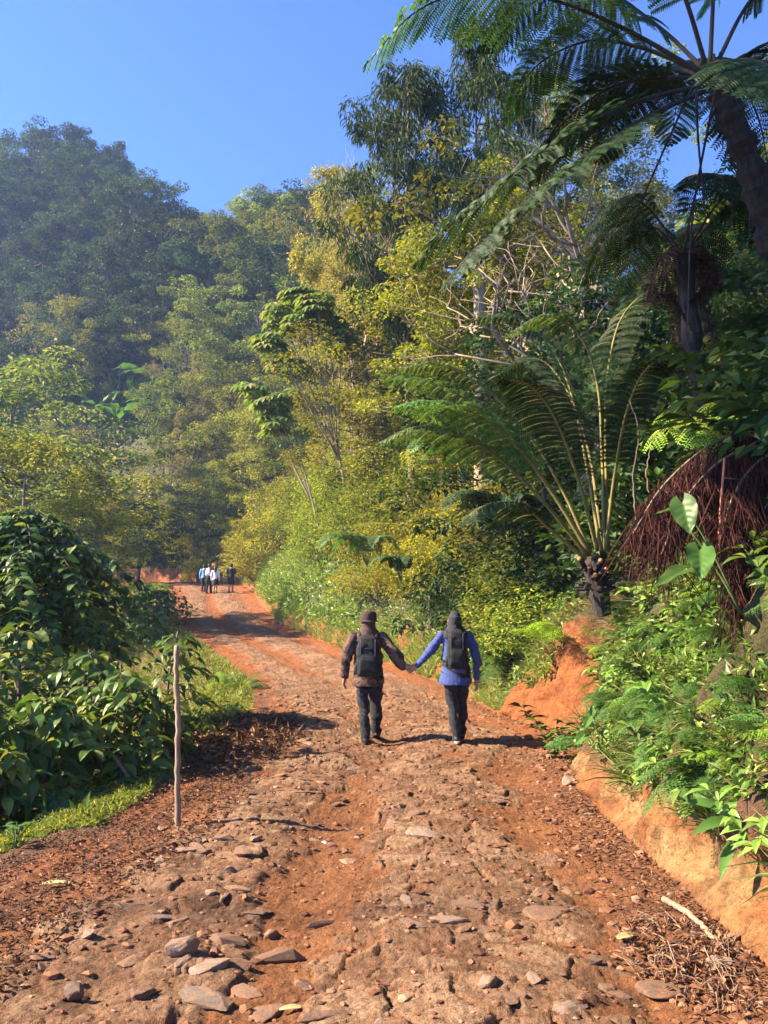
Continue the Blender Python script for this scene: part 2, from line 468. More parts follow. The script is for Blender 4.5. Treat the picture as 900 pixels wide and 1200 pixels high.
SKY_PX = [-400, -100, 0, 60, 120, 150, 165, 200, 225, 245, 260, 300, 340, 380, 400, 460, 600, 900, 1300]
SKY_ROW = [190, 182, 184, 176, 196, 224, 250, 256, 266, 282, 276, 252, 232, 220, 208, 235, 290, 360, 360]

def gz(x, y):
    """terrain height away from the carriageway's own relief"""
    x = np.asarray(x, float); y = np.asarray(y, float)
    x, y = np.broadcast_arrays(x, y)
    z0 = zr(y); s = x - er(y); l = el(y) - x
    w1 = np.interp(y, YB, W1); h1 = np.interp(y, YB, H1); w2 = np.interp(y, YB, W2); h2 = np.interp(y, YB, H2)
    sp = np.maximum(s, 0)
    nz = np.interp(y, [8, 9, 12, 13], [1, .15, .15, 1])
    h1 = h1 * np.clip(1 + 1.1 * nz * fbm(y * 0.8, y * 0 + 2.5, 81, 3), .3, 1.7); w1 = np.clip(w1 * (1.25 + 1.0 * nz * fbm(y * 1.1, y * 0 + 9.5, 82, 3)), .08, w2 - .1)
    zb = np.where(sp < w1, h1 * np.power(np.clip(sp / w1, 0, 1), 1.35), h1 + (h2 - h1) * np.clip((sp - w1) / (w2 - w1), 0, 1))
    zb = zb + np.interp(y, [8, 14, 50, 70], [0.8, 1.0, 1.0, 0.8]) * np.maximum(sp - w2, 0) + sstep(1, 6, sp) * 1.2 * fbm(x * 0.16, y * 0.16, 3, 3)
    zR = z0 + zb
    # skyline of the hills
    ys = np.maximum(y, 1.0)
    k = math.cos(PITCH)
    rows = np.interp(450 + F * x / (ys * 1.03), SKY_PX, SKY_ROW)
    t = np.tan(PITCH + np.arctan((600 - rows) / F))
    cap = CAMZ + t * np.clip(ys, 0, 135) - 9.5
    cap = np.where(y > 28, cap, 60)
    zR = np.minimum(zR, np.where(y > 28, 80, z0 + 40))
    d = zR - cap
    zR = np.where(s > 2, np.where(d > 0, cap - 0.05 * d, zR), zR)
    # left side: verge, then down into the garden
    fl = np.interp(y, [0, 20, 36, 55], [1, 1, 0.35, 0.2])
    lp = np.maximum(l, 0)
    zl = -np.interp(lp, [0, 0.5, 1.0, 2.2, 4, 9, 30, 300], [0, 0.03, 0.12, 0.75, 1.05, 1.5, 2.2, 4.0]) * fl
    zl = zl + sstep(0.3, 2, lp) * 0.25 * fbm(x * 0.5, y * 0.5, 11, 3)
    zL = z0 + zl
    return np.where(s > 0, zR, np.where(l > 0, zL, z0))

def gz1(x, y): return float(gz(np.array([x]), np.array([y]))[0])

def stone_field(x, y):
    """where the old stone paving shows in the dirt track, and its relief"""
    e_r = er(y); e_l = el(y); u = (x - e_l) / np.maximum(e_r - e_l, 0.5)
    band = np.exp(-((u - 0.24) / 0.13) ** 2) + 1.0 * np.exp(-((u - 0.62) / 0.17) ** 2)
    far = sstep(7.5, 10, y) * (1 - sstep(19, 24, y))
    band = np.maximum(band, far * 0.75 * sstep(0.06, 0.2, u) * (1 - sstep(0.8, 0.95, u)))
    band = band + 0.9 * fbm(x * 1.1, y * 1.1, 21, 3) + 0.06
    band = band - 0.6 * np.exp(-((u - 0.43) / 0.07) ** 2) * (1 - 0.6 * far)
    band = band * sstep(0.02, 0.12, u) * (1 - sstep(0.86, 0.98, u))
    wx = x + 0.09 * fbm(x * 4, y * 4, 31, 2); wy = y + 0.09 * fbm(x * 4 + 9, y * 4, 33, 2)
    h = np.zeros(x.shape); st = np.zeros(x.shape); cell = np.zeros(x.shape)
    for sc, sd, amp in ((3.4, 41, 0.034), (6.2, 61, 0.022)):
        f1, f2, cid, dx, dy = voronoi(wx * sc, wy * sc * 1.35, sd)
        e = sstep(0.02, 0.11, f2 - f1)
        c2 = (cid * 7.31) % 1.0; c3 = (cid * 13.7) % 1.0
        on = sstep(0.42, 0.6, band + 0.55 * (c2 - 0.5))
        top = (0.35 + 0.65 * c3) * amp + amp * 0.9 * ((cid - 0.5) * dx + (c2 - 0.5) * dy)
        hh = e * on * top
        pick = hh > h
        h = np.maximum(h, hh)
        st = np.where(pick, e * on, st); cell = np.where(pick, c3, cell)
    return h, st, cell, band

rows_y = np.concatenate([np.linspace(-16, 1.1, 30), 1.2 * np.exp(np.arange(0, 1000) * 0.0049)])
rows_y = rows_y[rows_y < 150]

# track
u = np.linspace(0, 1, 340); u = u + 0.0
Y, U = np.meshgrid(rows_y, u, indexing='ij')
X = el(Y) + (er(Y) - el(Y)) * U
h, st, cell, band = stone_field(X, Y)
edge = sstep(0, 0.06, U) * (1 - sstep(0.94, 1, U))
Zt = zr(Y) + edge * (h + 0.05 * fbm(X * 1.7, Y * 1.7, 1, 3) + 0.016 * fbm(X * 9, Y * 9, 5, 4) + 0.009 * np.abs(fbm(X * 26, Y * 26, 6, 3)) + 0.006 * fbm(X * 60, Y * 60, 8, 2))
Zt += edge * (-0.05) * np.exp(-((U - 0.43) / 0.1) ** 2) + edge * (-0.04) * np.exp(-((U - 0.83) / 0.08) ** 2)

def road_z(x, y):
    x = np.asarray(x, float); y = np.asarray(y, float)
    hh, _, _, _ = stone_field(x, y); uu = (x - el(y)) / (er(y) - el(y))
    eg = sstep(0, 0.06, uu) * (1 - sstep(0.94, 1, uu))
    r = zr(y) + eg * (hh + 0.05 * fbm(x * 1.7, y * 1.7, 1, 3) + 0.016 * fbm(x * 9, y * 9, 5, 4))
    return r + eg * (-0.05) * np.exp(-((uu - 0.43) / 0.1) ** 2) + eg * (-0.04) * np.exp(-((uu - 0.83) / 0.08) ** 2)

def any_z(x, y):
    x = np.asarray(x, float); y = np.asarray(y, float)
    return np.where((x > el(y)) & (x < er(y)), road_z(x, y), gz(x, y))

def grid_faces(nr, nc):
    i = np.arange(nr - 1)[:, None] * nc; j = np.arange(nc - 1)[None, :]
    return np.stack([i + j, i + j + 1, i + nc + j + 1, i + nc + j], -1).reshape(-1, 4)

hum = 0.75 * (1 - sstep(0.0, 0.07, U)) * (Y < 20) + 0.45 * sstep(0.85, 0.97, U) * sstep(0.45, 0.6, fbm(X * 2, Y * 2, 71, 3) + 0.5) * (Y < 9)
orange = 0.8 * sstep(16.5, 19, Y) * (1 - st) + 0.5 * sstep(8.5, 10, Y) * (1 - sstep(12, 13, Y)) * sstep(0.75, 0.9, U)  # far sunlight painted as orange, plus real clay below the scarp
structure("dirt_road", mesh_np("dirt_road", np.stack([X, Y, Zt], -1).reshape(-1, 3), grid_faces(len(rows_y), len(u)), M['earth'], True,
          dict(stone=st.ravel(), cell=cell.ravel(), humus=hum.ravel(), orange_clay_sunlit_dirt=orange.ravel(), yellow_clay=np.zeros(X.size), verdure=np.zeros(X.size))))

# right: cut bank and the hillside above it
sc_ = np.concatenate([np.linspace(0, 1.2, 70), 1.2 + 0.06 * (np.exp(np.arange(1, 70) * 0.112) - 1) / 0.112])
sc_ = sc_[sc_ < 120]
Y, S = np.meshgrid(rows_y, sc_, indexing='ij')
X = er(Y) + S
Z = gz(X, Y)
w1 = np.interp(Y, YB, W1); h1 = np.interp(Y, YB, H1)
zz = Z - zr(Y)
rough = sstep(0.0, 0.1, S) * (1 - sstep(1.5, 3, S))
dxn = 0.26 * fbm(Y * 1.3, zz * 1.2, 91, 4) + 0.12 * fbm(Y * 5, zz * 3.0, 92, 4) + 0.05 * fbm(Y * 18, zz * 12, 93, 4)
Xd = X + rough * dxn
Zd = Z + sstep(0.05, 0.4, S) * 0.05 * fbm(X * 5, Y * 5, 94, 3)
bare = 1 - sstep(0.9, 1.25, S / w1 + 0.5 * fbm(Y * 1.8, zz * 2, 95, 3))
patch = sstep(.35, .6, fbm(Y * 2.2, zz * 3, 97, 3) + .5)
yel = (.45 + .55 * patch) * bare * (1 - sstep(8.0, 9.0, Y)) * sstep(-0.02, 0.05, S)
org = bare * np.maximum(sstep(8.0, 9.0, Y), .55 * (1 - patch))
structure("earth_bank_hillside", mesh_np("earth_bank_hillside", np.stack([Xd, Y, Zd], -1).reshape(-1, 3), grid_faces(len(rows_y), len(sc_)), M['earth'], True,
          dict(stone=np.zeros(X.size), cell=np.zeros(X.size), humus=(1 - bare).ravel(), verdure=((1 - bare) * sstep(.15, .6, S) * .85).ravel(), yellow_clay=yel.ravel(), orange_clay_sunlit_dirt=org.ravel())))

# left: verge and garden ground
lc_ = np.concatenate([np.linspace(0, 3, 90), 3 + 0.08 * (np.exp(np.arange(1, 60) * 0.125) - 1) / 0.125])
lc_ = lc_[lc_ < 120][::-1]
Y, S = np.meshgrid(rows_y, lc_, indexing='ij')
X = el(Y) - S
Z = gz(X, Y) + sstep(0, 0.15, S) * (0.06 * fbm(X * 2.3, Y * 2.3, 101, 4) + 0.02 * fbm(X * 12, Y * 12, 102, 3))
og = 0.7 * (1 - sstep(0.2, 0.7, S + 0.9 * fbm(X * 1.5, Y * 1.5, 103, 3))) * (Y > 3)
og = np.maximum(og, sstep(26, 30, Y) * (1 - sstep(1.5, 4, S + 3 * fbm(X * .4, Y * .4, 104, 3))))
structure("garden_ground", mesh_np("garden_ground", np.stack([X, Y, Z], -1).reshape(-1, 3), grid_faces(len(rows_y), len(lc_)), M['earth'], True,
          dict(stone=np.zeros(X.size), cell=np.zeros(X.size), humus=np.ones(X.size) * 1.0, verdure=(sstep(2.0, 5.0, S) * .8).ravel(), yellow_clay=np.zeros(X.size), orange_clay_sunlit_dirt=og.ravel())))

# air: a closed box of thin haze round the whole scene
def haze(x0, x1, y0, y1, z0, z1, density):
    bm = bmesh.new(); bmesh.ops.create_cube(bm, size=1)
    for v in bm.verts:
        v.co = Vector((x0 if v.co.x < 0 else x1, y0 if v.co.y < 0 else y1, z0 if v.co.z < 0 else z1))
    me = bpy.data.meshes.new("haze"); bm.to_mesh(me); bm.free()
    m, nt, nd, lk = mat_new("thin_air")
    nd.remove(nd['Principled BSDF'])
    v = nd.new('ShaderNodeVolumePrincipled')
    v.inputs['Color'].default_value = (0.4, 0.56, 1.0, 1); v.inputs['Density'].default_value = density
    v.inputs['Anisotropy'].default_value = 0.2
    lk.new(v.outputs[0], nd['Material Output'].inputs['Volume'])
    me.materials.append(m)
    o = obj("haze", me); tag(o, None, None, None, 'stuff')
HAZE = 0.00062
exec_haze = lambda: haze(-390, 150, -22, 160, -12, 97, HAZE)

# ------------------------------------------------------------------ plant builders (each returns meshes)
UPV = np.array([0, 0, 1.0])

def rdir(n, up=0.0):
    v = nrm(RNG.normal(size=(n, 3))); v[:, 2] += up
    return nrm(v)

def clump_leaves(C, rc, k, L, Wd, flat=0.65, droop=0.3, hollow=0.45, fold=0.25):
    """leaves spread through clumps centred at C"""
    n = len(C) * k
    c = np.repeat(np.asarray(C, float), k, axis=0); r = np.repeat(np.broadcast_to(rc, (len(C),)), k)
    v = rdir(n, 0.25)
    rad = hollow + (1 - hollow) * RNG.random(n) ** 0.6
    P = c + v * (r * rad)[:, None] * np.array([1, 1, flat])
    Nn = nrm(v * 0.55 + UPV * 0.75 + RNG.normal(0, 0.38, (n, 3)))
    D = v * np.array([1, 1, 0.3]) + RNG.normal(0, 0.55, (n, 3)) - UPV * droop
    D = nrm(D - Nn * np.sum(D * Nn, 1, keepdims=True) * 0.75)
    s = RNG.uniform(0.7, 1.25, n)
    return leaf_flat(P, D, Nn, L * s, Wd * s, fold)

def gen_tree(seed, h=10.0, r=3.6, base=0.3, limbs=13, subs=4, k=70, rc=0.95, L=0.34, Wd=0.2, flat=0.65, droop=0.3,
             rise=0.45, tr=0.16, lean=0.05, leaf='forest_dark', bark='bark', top=0.9, rough_r=0.3):
    global RNG
    keep = RNG; RNG = np.random.default_rng(seed)
    w = Geo()
    n = 9; tz = np.linspace(0, h * top, n)
    wob = np.cumsum(RNG.normal(0, lean * h / n, (n, 2)), 0); wob -= wob[0]
    tp = np.concatenate([wob, tz[:, None]], 1)
    add_tube(w, tp, tr * (1 - 0.8 * np.linspace(0, 1, n)) , 7)
    C = []; R = []
    for i in range(limbs):
        uu = (i + RNG.random() * 0.8) / limbs
        t = base + (1 - base) * uu
        p0 = np.array([np.interp(t * h * top, tz, tp[:, 0]), np.interp(t * h * top, tz, tp[:, 1]), t * h * top])
        a = i * 2.4 + RNG.normal(0, 0.4)
        prof = math.sin(PI * (0.16 + 0.72 * uu)) ** 0.8
        ln = r * prof * RNG.uniform(1 - rough_r, 1 + rough_r)
        out = np.array([math.cos(a), math.sin(a), 0])
        p1 = p0 + out * ln * 0.5 + UPV * ln * rise * 0.35 + RNG.normal(0, 0.08 * ln, 3)
        p2 = p0 + out * ln + UPV * ln * rise * RNG.uniform(0.5, 1.1)
        pl = spline([p0, p1, p2], 6)
        rr = tr * 0.42 * (1 - 0.5 * uu)
        add_tube(w, pl, rr * np.linspace(1, 0.3, 6), 5)
        C.append(p2); R.append(rc * RNG.uniform(0.8, 1.2))
        for s in range(subs):
            q = pl[RNG.integers(2, 6)]
            e = q + RNG.normal(0, 1, 3) * ln * 0.3 * np.array([1, 1, 0.5]) + UPV * ln * 0.12
            add_tube(w, np.array([q, (q + e) / 2 + RNG.normal(0, 0.04 * ln, 3), e]), rr * 0.35 * np.array([1, .7, .4]), 4)
            C.append(e); R.append(rc * RNG.uniform(0.55, 1.1))
    for s in range(5):
        C.append(tp[-1] + RNG.normal(0, 0.4 * rc, 3) + UPV * 0.3 * rc); R.append(rc * RNG.uniform(0.6, 1))
    g = Geo(); g.add(*clump_leaves(np.array(C), np.array(R), k, L, Wd, flat, droop))
    h = float(np.percentile(np.concatenate(g.v)[:, 2], 99.7))
    cm = g.mesh("crown", M[leaf]); tm = w.mesh("trunk", M[bark], True)
    RNG = keep
    return [("crown", cm, []), ("trunk", tm, [])], h

def gen_shrub(seed, h=2.0, r=1.2, n=60, k=60, rc=0.3, L=0.09, Wd=0.05, leaf='shrub', flat=0.8, droop=0.3, stems=7, sprigs=24):
    """a bush that hugs the ground: stems fanning out, leaf clumps through a lumpy dome, sprigs poking out"""
    global RNG
    keep = RNG; RNG = np.random.default_rng(seed)
    w = Geo(); C = []
    v = rdir(n, 0.55); v[:, 2] = np.abs(v[:, 2])
    lump = 0.72 + 0.5 * RNG.random(n)
    C = v * np.array([r, r, h * 0.85]) * (lump * (0.35 + 0.65 * RNG.random(n) ** 0.45))[:, None]
    C[:, 2] += 0.08 * h
    for i in range(stems):
        e = C[RNG.integers(0, n)]
        add_tube(w, spline([np.array([0, 0, -0.15]), e * np.array([.35, .35, .55]), e], 5), 0.018 * h * np.linspace(1, .35, 5), 5)
    g = Geo(); g.add(*clump_leaves(C, rc * RNG.uniform(0.7, 1.3, n), k, L, Wd, flat, droop, 0.25))
    for i in range(sprigs):
        c = C[RNG.integers(0, n)]; d = nrm(c * np.array([1, 1, 0.6]) + UPV * 0.5 + RNG.normal(0, .25, 3)); ln = RNG.uniform(0.2, 0.42) * h * 0.6
        t = np.linspace(0, 1, 12)[:, None]
        P = c + d * ln * t - UPV * (t ** 2) * ln * 0.25
        m = 12
        sd = nrm(np.cross(d, UPV)) * np.where(np.arange(m) % 2, 1, -1)[:, None]
        g.add(*leaf_flat(P, sd * 0.8 + d * 0.5 - UPV * 0.25, UPV + RNG.normal(0, .25, (m, 3)), L * 1.15, Wd * 1.15))
    sm = g.mesh("foliage", M[leaf]); st = w.mesh("stem", M['bark'], True)
    RNG = keep
    return [("foliage", sm, []), ("stem", st, [])], h

def gen_bamboo(seed, h=9.0, culms=12, spread=2.4, L=0.28, Wd=0.05, per=170, leaf='ochre'):
    global RNG
    keep = RNG; RNG = np.random.default_rng(seed)
    w = Geo(); g = Geo()
    for i in range(culms):
        a = RNG.random() * 2 * PI; o = np.array([math.cos(a), math.sin(a), 0])
        hh = h * RNG.uniform(0.65, 1.0); sp = spread * RNG.uniform(0.4, 1.1)
        b = o * RNG.uniform(0, 0.5)
        pl = spline([b, b + o * sp * 0.12 + UPV * hh * 0.4, b + o * sp * 0.45 + UPV * hh * 0.8, b + o * sp * 0.8 + UPV * hh, b + o * sp * 1.25 + UPV * hh * 0.9], 16)
        add_tube(w, pl, 0.04 * np.linspace(1, 0.15, 16), 5)
        t = RNG.uniform(0.35, 1, per) * 15; ii = np.minimum(t.astype(int), 14); ff = (t - ii)[:, None]
        P = pl[ii] * (1 - ff) + pl[ii + 1] * ff + RNG.normal(0, 0.42, (per, 3)) * np.array([1, 1, .8])
        for rep in range(5):
            Q = P + RNG.normal(0, 0.17, (per, 3))
            g.add(*leaf_flat(Q, RNG.normal(0, .6, (per, 3)) - UPV * 0.8 + o * 0.3, RNG.normal(0, .7, (per, 3)) + UPV * 0.4 + o * 0.3, L * RNG.uniform(.7, 1.3, per), Wd, 0.1))
    h = float(np.percentile(np.concatenate(g.v)[:, 2], 99.7))
    cm = g.mesh("crown", M[leaf]); tm = w.mesh("trunk", M['bark_pale'], True)
    RNG = keep
    return [("crown", cm, []), ("trunk", tm, [])], h

def gen_bare(seed, h=6.0, depth=4, spread=0.55, r0=0.09, leaf=None, nleaf=0, mat='bark_pale', lean=(0, 0)):
    """a leafless (or thinly leaved) tree of forking branches"""
    global RNG
    keep = RNG; RNG = np.random.default_rng(seed)
    w = Geo(); tips = []
    def grow(p, d, ln, r, k):
        m = p + d * ln * 0.5 + RNG.normal(0, 0.06 * ln, 3); e = p + d * ln + RNG.normal(0, 0.08 * ln, 3)
        add_tube(w, spline([p, m, e], 5), r * np.linspace(1, 0.62, 5), 5 if k > 1 else 3)
        tips.append(e)
        if k == 0: return
        for j in range(RNG.integers(2, 5)):
            d2 = nrm(d + RNG.normal(0, spread, 3) + UPV * 0.12)
            grow(p + (e - p) * RNG.uniform(0.55, 1.0) if j else e, d2, ln * RNG.uniform(0.6, 0.85), r * 0.58, k - 1)
    grow(np.zeros(3), nrm(np.array([lean[0], lean[1], 1.0])), h * 0.33, r0, depth)
    tm = w.mesh("trunk", M[mat], True)
    parts = [("trunk", tm, [])]
    if nleaf:
        g = Geo(); T = np.array(tips); T = T[RNG.integers(len(T) // 2, len(T), nleaf)]
        g.add(*clump_leaves(T, 0.3, 10, 0.13, 0.06, 0.8, 0.4, .1)); parts.insert(0, ("crown", g.mesh("crown", M[leaf]), []))
    RNG = keep
    return parts, h

def curve_frame(cp, n):
    pl = spline(cp, n); t = nrm(np.gradient(pl, axis=0))
    return pl, t

def frond_geo(cp, lmax=0.5, npin=26, leaflets=20, bare=0.22, g_leaf=None, g_stem=None, r0=0.014, lw=0.022, ll=0.095, face=None, sag=0.35, gap=True, fwd=0.45):
    """tree-fern frond along control points cp: rachis, pinnae on both sides, comb of pinnules on each pinna"""
    pl, tn = curve_frame(cp, 40)
    add_tube(g_stem, pl, r0 * np.linspace(1, 0.16, 40), 6)
    up = UPV if face is None else np.asarray(face, float)
    ts = bare + (1 - bare) * (np.arange(npin) + 0.5) / npin
    P = []; D = []; Nn = []; LL = []; WW = []
    for t in ts:
        k = t * 39; i = min(int(k), 38); f = k - i
        p = pl[i] * (1 - f) + pl[i + 1] * f; d = tn[i]
        side = np.cross(d, up)
        if np.linalg.norm(side) < 0.05: side = np.array([1.0, 0, 0])
        side = nrm(side); nr = np.cross(side, d)
        uu = (t - bare) / (1 - bare)
        ln = lmax * (min(1, 0.45 + uu * 2.2) * (1 - uu ** 2.2) ** 0.75)
        ln0 = ln
        for sg in (-1, 1):
            if RNG.random() < .05: continue
            ln = ln0 * RNG.uniform(.78, 1.08)
            d0 = nrm(side * sg + d * fwd + nr * 0.05 + RNG.normal(0, .1, 3))
            m = max(4, int(leaflets * (0.35 + 0.65 * ln / lmax)))
            q = np.linspace(0.05, 1, m)[:, None]
            line = p + d0 * ln * q - UPV * (q ** 2) * ln * sag
            dd = nrm(d0 - UPV * 2 * q * sag * 0.9)
            s2 = nrm(np.cross(dd, nr)); n2 = np.cross(s2, dd)
            lk = ll * (ln / lmax) ** 0.3 * np.sin(PI * (0.22 + 0.74 * (1 - q[:, 0]) ** 1.0 * 0.9)) ** 0.8
            for s3 in (-1, 1):
                P.append(line); D.append(s2 * s3 + dd * 0.4 - UPV * 0.12); Nn.append(n2 + RNG.normal(0, .12, (m, 3)))
                LL.append(lk); WW.append(np.full(m, lw))
            if ln > 0.12:
                add_tube(g_stem, line[::max(1, m // 4)], 0.0028, 3)
    g_leaf.add(*leaf_flat(np.concatenate(P), np.concatenate(D), np.concatenate(Nn), np.concatenate(LL), np.concatenate(WW), 0.08))

def frond_meshes(cp, leaf, stem, **kw):
    gl = Geo(); gs = Geo()
    frond_geo(cp, g_leaf=gl, g_stem=gs, **kw)
    return ("frond", gl.mesh("frond", M[leaf]), [("rachis", gs.mesh("rachis", M[stem], True), [])])

def small_fern_frond(length=0.7, arch=0.5, npin=22, w=0.13, leaf='fern', stem='rachis_green', toothed=True):
    """fishbone fern frond lying along +X, arching"""
    t = np.linspace(0, 1, 5)
    cp = np.stack([t * length * 0.85, 0 * t, length * (arch * 1.3 * t - arch * 1.25 * t * t)], 1)
    gl = Geo(); gs = Geo()
    pl, tn = curve_frame(cp, 24)
    add_tube(gs, pl, 0.004 * np.linspace(1, .3, 24), 4)
    P = []; D = []; Nn = []; LL = []; WW = []
    for i in range(npin):
        uu = (i + 1) / (npin + 1); k = (0.12 + 0.88 * uu) * 23; j = min(int(k), 22); p = pl[j] + (pl[j + 1] - pl[j]) * (k - j); d = tn[j]
        ln = w * length / 0.7 * (math.sin(PI * (0.15 + 0.8 * uu)) ** 0.8)
        for sg in (-1, 1):
            dd = nrm(np.array([0, sg, 0]) + d * 0.35 + RNG.normal(0, .08, 3) - UPV * 0.15)
            if toothed:
                m = 7; q = np.linspace(.08, 1, m)[:, None]; line = p + dd * ln * q - UPV * q * q * ln * .25
                for s3 in (-1, 1):
                    P.append(line); D.append(np.tile(d * s3 + dd * .5, (m, 1))); Nn.append(np.tile(UPV, (m, 1)) + RNG.normal(0, .2, (m, 3)))
                    LL.append(ln * 0.26 * (1.05 - q[:, 0] * .8)); WW.append(np.full(m, ln * 0.13))
            else:
                P.append(p[None]); D.append(dd[None]); Nn.append((UPV + RNG.normal(0, .2, 3))[None]); LL.append(np.array([ln])); WW.append(np.array([length / npin * 1.05]))
    gl.add(*leaf_flat(np.concatenate(P), np.concatenate(D), np.concatenate(Nn), np.concatenate(LL), np.concatenate(WW), 0.1))
    return gl.mesh("frond", M[leaf]), gs.mesh("rachis", M[stem], True)

# ------------------------------------------------------------------ placing things
def put_parts(root, parts, mats=None):
    for nm, me, subs in parts:
        o = obj(nm, me, root, (mats or {}).get(nm))
        for sn, sm, _ in subs:
            obj(sn, sm, o, (mats or {}).get(sn))

def plant(kind, proto, loc, label, cat, group=None, rz=None, scale=1.0, mats=None, tilt=(0, 0)):
    t = thing(kind, label, cat, loc, RNG.random() * 2 * PI if rz is None else rz, group, scale, tilt)
    put_parts(t, proto[0], mats)
    return t

P_ = {}
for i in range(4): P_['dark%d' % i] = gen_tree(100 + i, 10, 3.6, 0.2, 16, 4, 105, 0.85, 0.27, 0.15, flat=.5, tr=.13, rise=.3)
for i in range(3): P_['mid%d' % i] = gen_tree(200 + i, 9, 3.2, 0.18, 15, 4, 120, 0.78, 0.21, 0.11, flat=.5, leaf='forest_mid', tr=.11, rise=.35)
for i in range(3): P_['yel%d' % i] = gen_tree(300 + i, 8, 2.9, 0.15, 15, 5, 120, 0.68, 0.14, 0.075, leaf='forest_yellow', tr=.1, rise=.4)
for i in range(2): P_['tyel%d' % i] = gen_tree(320 + i, 13, 3.4, 0.2, 24, 6, 110, 0.62, 0.15, 0.08, leaf='forest_yellow', tr=.14, rise=.4)
for i in range(2): P_['tmid%d' % i] = gen_tree(340 + i, 14, 3.8, 0.2, 24, 6, 110, 0.68, 0.17, 0.085, leaf='forest_mid', tr=.15, rise=.4)
for i in range(2): P_['drp%d' % i] = gen_tree(400 + i, 16, 2.4, 0.4, 20, 6, 110, 0.5, 0.26, 0.06, droop=2.2, leaf='forest_dark', tr=.13, flat=1.1, rise=.5)
for i in range(2): P_['sdk%d' % i] = gen_tree(420 + i, 5, 2.2, 0.1, 16, 5, 90, 0.42, 0.15, 0.07, leaf='shrub_dark', tr=.07, rise=.4)
for i in range(2): P_['bam%d' % i] = gen_bamboo(500 + i, 13, 16, 2.6, .22, .035, 200)
P_['high'] = gen_tree(450, 19, 3.9, 0.7, 18, 5, 100, .8, .24, .13, leaf='forest_mid', tr=.035, rise=.4)  # high crown on a hair-thin trunk, shaped only to cast shade
for i in range(2): P_['bare%d' % i] = gen_bare(600 + i, 7, 5, .5, .1, 'ochre', 120)
P_['bareclean'] = gen_bare(611, 6, 5, .55, .115)
P_['airy'] = gen_bare(620, 11, 5, .3, .13, 'ochre', 1500)
for i in range(3): P_['shr%d' % i] = gen_shrub(700 + i, 3.0, 1.6, 85, 52, .36, .13, .062, sprigs=26)
for i in range(2): P_['shl%d' % i] = gen_shrub(720 + i, 2.0, 1.25, 45, 36, .3, .15, .075, 'shrub_dark', sprigs=20)
for i in range(2): P_['shf%d' % i] = gen_shrub(740 + i, 3.0, 1.5, 80, 56, .34, .115, .05, 'shrub_yellow', .9, .6, 9, 26)

MISS = []
def tree_at(proto, px, row, y, label, cat="tree", kind="broadleaf_tree", group=None, wide=1.0, mats=None, hmin=2.0, rz=None, hh=None):
    """a tree whose crown tops out at (px,row) of the photograph, standing on the terrain at distance y"""
    top = W(px, row, y)
    while float(el(y)) - 1.0 < top.x < float(er(y)) + 1.0:
        y += 0.5; top = W(px, row, y)
    while hh and top.z - gz1(top.x, y) > hh and y < 130:
        y += 0.5; top = W(px, row, y)
    b = gz1(top.x, y)
    h = max(top.z - b, hmin)
    if top.z - b < hmin: MISS.append((label, round(top.z - b, 1)))
    s = h / proto[1]
    if s > 1.5 or s < .45: MISS.append(('scale', label, round(s, 2), round(y, 1)))
    return plant(kind, proto, (top.x, y, b - 0.1), label, cat, group, rz, (s * wide, s * wide, s), mats)

# --- far left hill: dark leaf colour stands in for the hill's shade
r0 = random.Random(3)
k = 0
G1 = "dark trees covering the far left hill"
def cover(n, px0, px1, ya, yb, protos, label, group, hmin, hmax, mats=None, kind="broadleaf_tree", mind=2.6, wide=(0.75, 1.45), test=None, rnd=r0):
    placed = []
    tries = 0
    while len(placed) < n and tries < n * 40:
        tries += 1
        y = rnd.uniform(ya, yb); px = rnd.uniform(px0, px1)
        x = (px - 450) / F * y * 1.03
        s = x - float(er(y))
        if s < 1.5: continue
        if test and not test(px, y): continue
        if any((x - a) ** 2 + (y - b) ** 2 < mind ** 2 for a, b in placed): continue
        placed.append((x, y))
        h = rnd.uniform(hmin, hmax); pr = P_[rnd.choice(protos)]; s = h / pr[1]; wd = rnd.uniform(*wide)
        plant(kind, pr, (x, y, gz1(x, y) - 0.15), label, "tree", group, None, (s * wd, s * wd, s), mats)
    return placed
cover(100, -60, 235, 84, 128, ['dark0', 'dark1', 'dark2', 'dark3'], "dark green tree on the far left hill, its shade put into the leaf colour", G1, 6.5, 13, mind=3.6)
cover(64, 235, 470, 62, 112, ['dark1', 'mid0', 'mid1', 'mid2', 'yel0', 'yel1', 'yel2'], "olive green tree on the hillside beyond the bend, below the notch of sky", "trees on the hillside beyond the bend", 5.5, 12, mind=3.4)
cover(46, 60, 420, 58, 86, ['mid1', 'yel0', 'yel1', 'yel2', 'yel0', 'bare0'], "light olive tree on the lower slope above the far end of the track", "olive trees on the lower slope", 5, 8, mind=3.0, test=lambda px, y: not (100 < px < 200 and y < 84))

cover(12, 40, 420, 66, 108, ['bare0', 'bare1', 'bareclean'], "pale leafless tree showing its branches among the hillside's green crowns", "leafless trees on the hillside", 8, 12, kind="bare_tree", mind=6)
cover(12, 60, 420, 60, 100, ['bam0', 'bam1'], "pale ochre bamboo clump among the hillside's green crowns", "bamboo clumps on the hillside", 6, 9, kind="bamboo_clump", mind=6)

